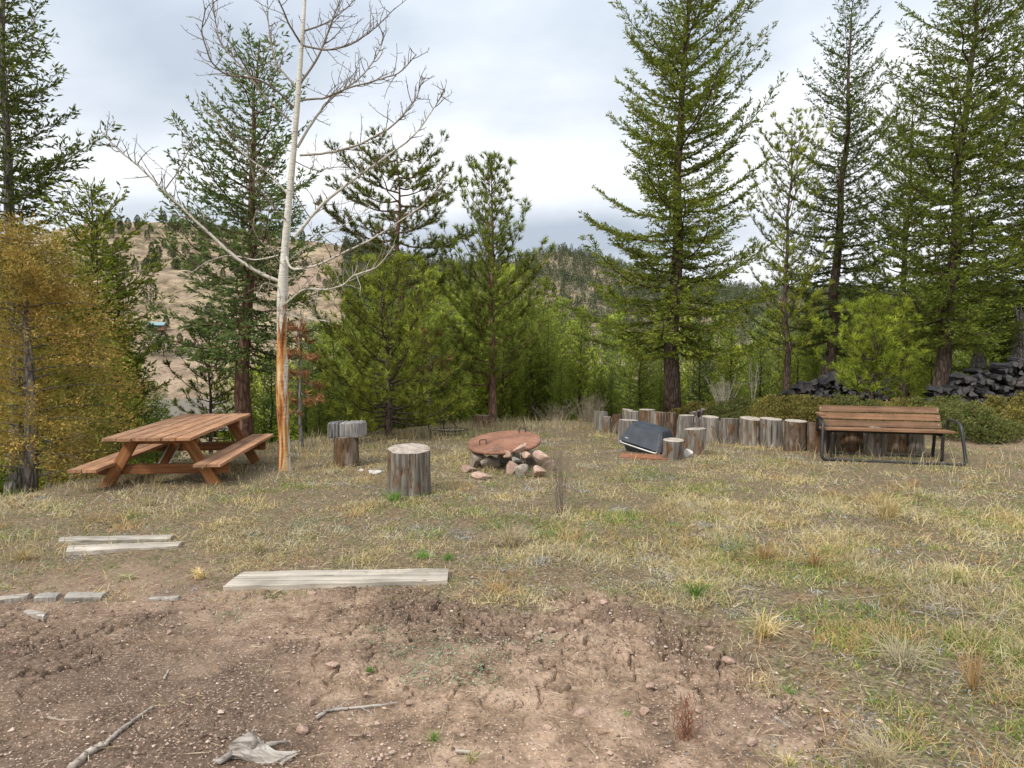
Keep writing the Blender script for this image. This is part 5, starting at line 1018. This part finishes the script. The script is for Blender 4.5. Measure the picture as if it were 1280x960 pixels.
def tuft_field(n_t, rmin, rmax, seed, per, hmul, name, label, spr=1.0):
    rng = np.random.default_rng(seed); r = np.exp(rng.uniform(math.log(rmin), math.log(rmax), n_t)); az = rng.uniform(-math.radians(46), math.radians(46), n_t); x = r * np.sin(az); y = r * np.cos(az); g = gdens(x, y)
    pat = fbm(x, y, .35, 3, 101); keep = rng.random(n_t) < np.clip(g * 1.15 - .05, 0, 1) * np.clip(2.6 * (pat - .33), .07, 1.25) * (g > .06)
    edge = np.interp(640 + FPX * x / y, PU, PE); keep &= r < edge + 2.5; x, y, r, g = x[keep], y[keep], r[keep], g[keep]; n = len(x); z = macro(x, y)
    hue = fbm(x, y, .9, 3, 111); hue2 = fbm(x, y, .45, 3, 115); u = rng.random(n); kind = np.zeros(n, int)
    pg = np.clip((hue - .42) * 2.2, .10, .58); po = np.clip((hue2 - .55) * 1.6, .02, .24); pgr = np.clip((fbm(x, y, .6, 2, 117) - .42) * 2.2, .10, .55)
    kind = np.where(u < pg, 1, np.where(u < pg + po, 2, np.where(u < pg + po + pgr, 3, np.where(rng.random(n) < .45, 4, 0))))
    tall = rng.lognormal(0, .48, n) * np.array([1.0, .75, 1.15, .35, .8])[kind]; cnt = np.maximum(3, rng.poisson(per, n)); ii = np.repeat(np.arange(n), cnt); m = len(ii)
    spread = (.018 + .006 * r[ii]) * spr; B = np.stack([x[ii] + rng.normal(size=m) * spread, y[ii] + rng.normal(size=m) * spread, z[ii] - .004], 1); el_ = rng.uniform(.15, 1.25, m) * np.where(kind[ii] == 3, .6, 1); a_ = rng.random(m) * 6.283
    D = np.stack([np.cos(a_) * np.cos(el_), np.sin(a_) * np.cos(el_), np.sin(el_)], 1); Ln = hmul * tall[ii] * rng.uniform(.5, 1.3, m) * (.65 + .5 * g[ii]); W = (.0013 + .00052 * r[ii]) * rng.uniform(.7, 1.5, m) * np.where(kind[ii] == 3, 1.8, 1)
    pals = [STRAW, GREEN, ORNG, GREY, PALE]; col = np.zeros((m, 3))
    for k, p in enumerate(pals): q = kind[ii] == k; col[q] = pick(p, q.sum(), rng, .22)
    mixb = (kind[ii] == 1) & (rng.random(m) < .3); col[mixb] = pick(STRAW, mixb.sum(), rng); acc = Acc(); blades(acc, B, D, Ln, W, col, rng); print(name, n, m); return tag(acc.obj(name, M_grass, color=True), label, 'grass', kind='stuff')
tuft_field(85000, 2.1, 21, 7, 8, .054, 'dry_grass', 'mixed straw coloured and green meadow grass covering the clearing')
tuft_field(90000, 2.1, 9, 8, 7, .026, 'short_grass', 'short matted turf between the taller grass of the clearing')
tuft_field(7000, 2.1, 13, 9, 48, .062, 'tussock_grass', 'denser straw and green tussocks scattered through the clearing', 1.15)
# leaf litter
def litter():
    rng = np.random.default_rng(15); n = 60000; r = np.exp(rng.uniform(math.log(2.2), math.log(12), n)); az = rng.uniform(-.8, .8, n); x = r * np.sin(az); y = r * np.cos(az); g = gdens(x, y); pt = fbm(x, y, .3, 3, 131)
    keep = rng.random(n) < np.clip((pt - .35) * 2.6, .03, .9) * np.clip(.10 + 1.2 * g, 0, 1) * .9; x, y, r = x[keep], y[keep], r[keep]; n = len(x); z = macro(x, y) + .008; a = Acc(); B = np.stack([x, y, z], 1); D = rng.normal(size=(n, 3)); D[:, 2] = np.abs(D[:, 2]) * .35
    pal = np.concatenate([GREY * np.array([.85, .80, .74]), PALE * .75, np.array([(.16, .10, .07), (.25, .17, .11), (.20, .14, .10)])]); diamonds(a, B, D, rng.uniform(.010, .032, n) * (.7 + .06 * r), rng.uniform(.004, .009, n) * (.8 + .10 * r), pick(pal, n, rng, .25), rng, taper=.5)
    tag(a.obj('leaf_litter', M_grass, color=True), 'grey and brown dead leaves and twig bits strewn in the grass', 'litter', kind='stuff')
    # thin needles and stalks lying on the soil
    n = 5000; r = np.exp(rng.uniform(math.log(2.2), math.log(10), n)); az = rng.uniform(-.8, .8, n); B = np.stack([r * np.sin(az), r * np.cos(az), 0 * r], 1); B[:, 2] = macro(B[:, 0], B[:, 1]) + .012; D = rng.normal(size=(n, 3)); D[:, 2] *= .12; a = Acc(); keep = fbm(B[:, 0], B[:, 1], .5, 3, 133) > .47; B = B[keep]; D = D[keep]; r = r[keep]; n = len(B)
    diamonds(a, B, D, rng.uniform(.03, .11, n), .0022 + .0004 * r, pick(np.array([(.30, .24, .16), (.38, .33, .25), (.14, .09, .06), (.2, .14, .09)]), n, rng), rng, taper=.5); tag(a.obj('fallen_stalks', M_grass, color=True), 'thin dry stalks and needles lying on the soil', 'litter', kind='stuff')
litter()
def gravel():
    rng = np.random.default_rng(25); n = 42000; r = np.exp(rng.uniform(math.log(2.2), math.log(9), n)); az = rng.uniform(-.8, .8, n); x = r * np.sin(az); y = r * np.cos(az); g = gdens(x, y); keep = (rng.random(n) < (1 - g * 1.2)) & (rng.random(n) < np.clip((fbm(x, y, .4, 3, 141) - .3) * 2.5, .1, 1)); x, y = x[keep], y[keep]; n = len(x); z = macro(x, y)
    base = np.array([(1, 0, 0), (-1, 0, 0), (0, 1, 0), (0, -1, 0), (0, 0, 1), (0, 0, -1.)]); F = np.array([(0, 2, 4), (2, 1, 4), (1, 3, 4), (3, 0, 4), (2, 0, 5), (1, 2, 5), (3, 1, 5), (0, 3, 5)])
    s = np.clip(rng.lognormal(math.log(.0030), .5, n), .0015, .013)[:, None, None]; V = (base[None] * rng.uniform(.6, 1.3, (n, 6, 3)) + rng.normal(size=(n, 6, 3)) * .12) * s * np.array([1.2, 1.2, .75]) ; a = rng.random(n) * 6.28; c, sn = np.cos(a)[:, None], np.sin(a)[:, None]; X = V[..., 0] * c - V[..., 1] * sn; Yv = V[..., 0] * sn + V[..., 1] * c; V = np.stack([X, Yv, V[..., 2]], -1) + np.stack([x, y, z + .004], 1)[:, None]
    a = Acc(); col = pick(np.array([(.30, .20, .155), (.38, .275, .215), (.20, .14, .105), (.42, .33, .27), (.13, .09, .07)]), n, rng, .25); a.add(V.reshape(-1, 3), (np.arange(n)[:, None, None] * 6 + F[None]).reshape(-1, 3), 0, np.repeat(col, 6, 0), False)
    m_ = MB('gravel_bits', .9, .2); m_.color(m_.attr()); tag(a.obj('gravel', m_.m, color=True), 'fine pinkish gravel scattered over the bare soil', 'gravel', kind='stuff')
gravel()
# single tufts that stand out
def tuft(px, py, w, h, label, pal, seed, n=120, group='grass tufts that stand out', name='grass_tuft', up=.5):
    p = gp(px, py); k = p[1] / FPX; rng = np.random.default_rng(seed); B = rng.normal(size=(n, 3)) * w * k * .10; B[:, 2] = -.005; an = rng.random(n) * 6.283; el_ = rng.uniform(up, 1.45, n); D = np.stack([np.cos(an) * np.cos(el_), np.sin(an) * np.cos(el_), np.sin(el_)], 1); a = Acc()
    blades(a, B, D, h * k * rng.uniform(.7, 1.3, n), rng.uniform(.7, 1.4, n) * (.0016 + .0005 * p[1]), pick(pal, n, rng, .2), rng, .9); o = a.obj(name, M_grass, color=True); o.location = p; tag(o, label, 'grass tuft', group)
PG = np.concatenate([PALE, STRAW, GREEN[:1]]); BR = np.array([(.13, .27, .04), (.20, .36, .06), (.11, .21, .035)])
for i, t in enumerate([(637, 682, 52, 36, 'big dome of pale straw grass right above the bare soil', PALE * 1.1, 170), (955, 795, 52, 44, 'pale green fountain of grass at the right soil edge', PG, 150), (1103, 965, 80, 60, 'bleached grass clump at the bottom edge', PALE, 200), (1130, 830, 80, 50, 'pale drooping grass clump in the right meadow', PALE, 190),
        (1215, 860, 26, 90, 'tall orange grass clump near the right edge', ORNG, 60), (955, 700, 26, 45, 'upright orange grass tuft beside the bare soil', ORNG, 60), (1015, 708, 20, 42, 'orange brown tuft in the middle of the right meadow', ORNG, 50), (1110, 648, 60, 46, 'long yellow grass bundle in front of the bench', STRAW * 1.1, 150),
        (530, 699, 20, 16, 'bright green tuft right above the end of the long plank', BR, 70), (560, 700, 18, 14, 'bright green tuft second right of the plank end', BR, 60), (541, 925, 13, 16, 'tiny vivid green tuft alone in the lower soil', BR * 1.1, 40), (493, 625, 30, 18, 'green tuft at the left foot of the large stump', BR * .9, 80),
        (323, 690, 24, 20, 'green and straw tuft left above the long plank', PG, 70), (250, 722, 26, 18, 'straw tuft left of the long plank', PG, 70), (160, 725, 24, 15, 'yellow tuft between the boards on the left', PG, 60), (30, 700, 40, 24, 'straw tuft at the left edge above the boards', STRAW, 90), (185, 632, 24, 16, 'green tuft below the picnic table', PG, 60),
        (462, 838, 20, 8, 'flat green sprig in the bare soil', BR, 40), (985, 868, 34, 14, 'flat green weed patch at the soil edge', BR * .8, 70), (985, 955, 26, 20, 'green tuft at the bottom of the soil edge', PG, 60), (870, 745, 26, 30, 'green tuft at the top right corner of the soil', BR * .8, 80), (782, 895, 12, 10, 'tiny green sprout in the smooth soil', BR, 25), (590, 950, 30, 18, 'straw and green tuft at the bottom middle', PG, 60)]):
    tuft(t[0], t[1], t[2], t[3], t[4], t[5], 800 + i, t[6])
# tall dry seed grass along the brow
def brow_grass():
    rng = np.random.default_rng(55); n = 9000; u = rng.uniform(-20, 1300, n); E = np.interp(u, PU, PE); f = rng.normal(size=n); r = np.where(u < 760, E - 1.2 + f * .9, 13.8 + f * 1.0); r = np.where((u > 850), 11.2 + f * 1.2, r); az = np.arctan((u - 640) / FPX); x = r * np.sin(az); y = r * np.cos(az); keep = (fbm(x, y, .8, 3, 151) > .42) & ((u < 740) | (rng.random(n) < .25)); x, y, r = x[keep], y[keep], r[keep]; n = len(x)
    tl = (x / y * FPX + 640) < 370; B = np.stack([x, y, macro(x, y) - .01], 1); D = np.stack([rng.normal(size=n) * .25, rng.normal(size=n) * .25, np.ones(n)], 1); a = Acc(); blades(a, B, D, rng.uniform(.1, .34, n) * np.where(tl, .5, 1), np.full(n, .007), pick(np.concatenate([STRAW, PALE]), n, rng), rng, .35); tag(a.obj('tall_dry_grass', M_grass, color=True), 'tall dry seed grass along the brow of the clearing', 'grass', kind='stuff')
brow_grass()
# ground-hugging pale green weeds on the soil
def weeds():
    rng = np.random.default_rng(66); a = Acc(); cl = [(560, 820), (585, 812), (600, 835), (640, 815), (525, 840), (545, 800), (570, 845), (620, 855), (505, 815), (690, 800), (470, 790), (290, 770), (735, 655), (790, 640), (700, 625), (590, 640), (430, 660), (380, 655)]
    for (u, v) in cl:
        p = gp(u, v); n = int(rng.integers(60, 160)); q = rng.normal(size=(n, 2)) * .07; B = np.stack([p[0] + q[:, 0], p[1] + q[:, 1] * 1.2, 0 * q[:, 0]], 1); B[:, 2] = macro(B[:, 0], B[:, 1]) + .004; D = rng.normal(size=(n, 3)); D[:, 2] = np.abs(D[:, 2]) * .5; diamonds(a, B, D, rng.uniform(.008, .02, n) * (.8 + .08 * p[1]), rng.uniform(.005, .009, n) * (.8 + .08 * p[1]), pick(np.array([(.20, .27, .14), (.26, .34, .19), (.33, .38, .28)]), n, rng), rng, taper=.5)
    tag(a.obj('ground_weeds', M_grass, color=True), 'pale green low weeds creeping over the soil', 'weeds', kind='stuff')
weeds()
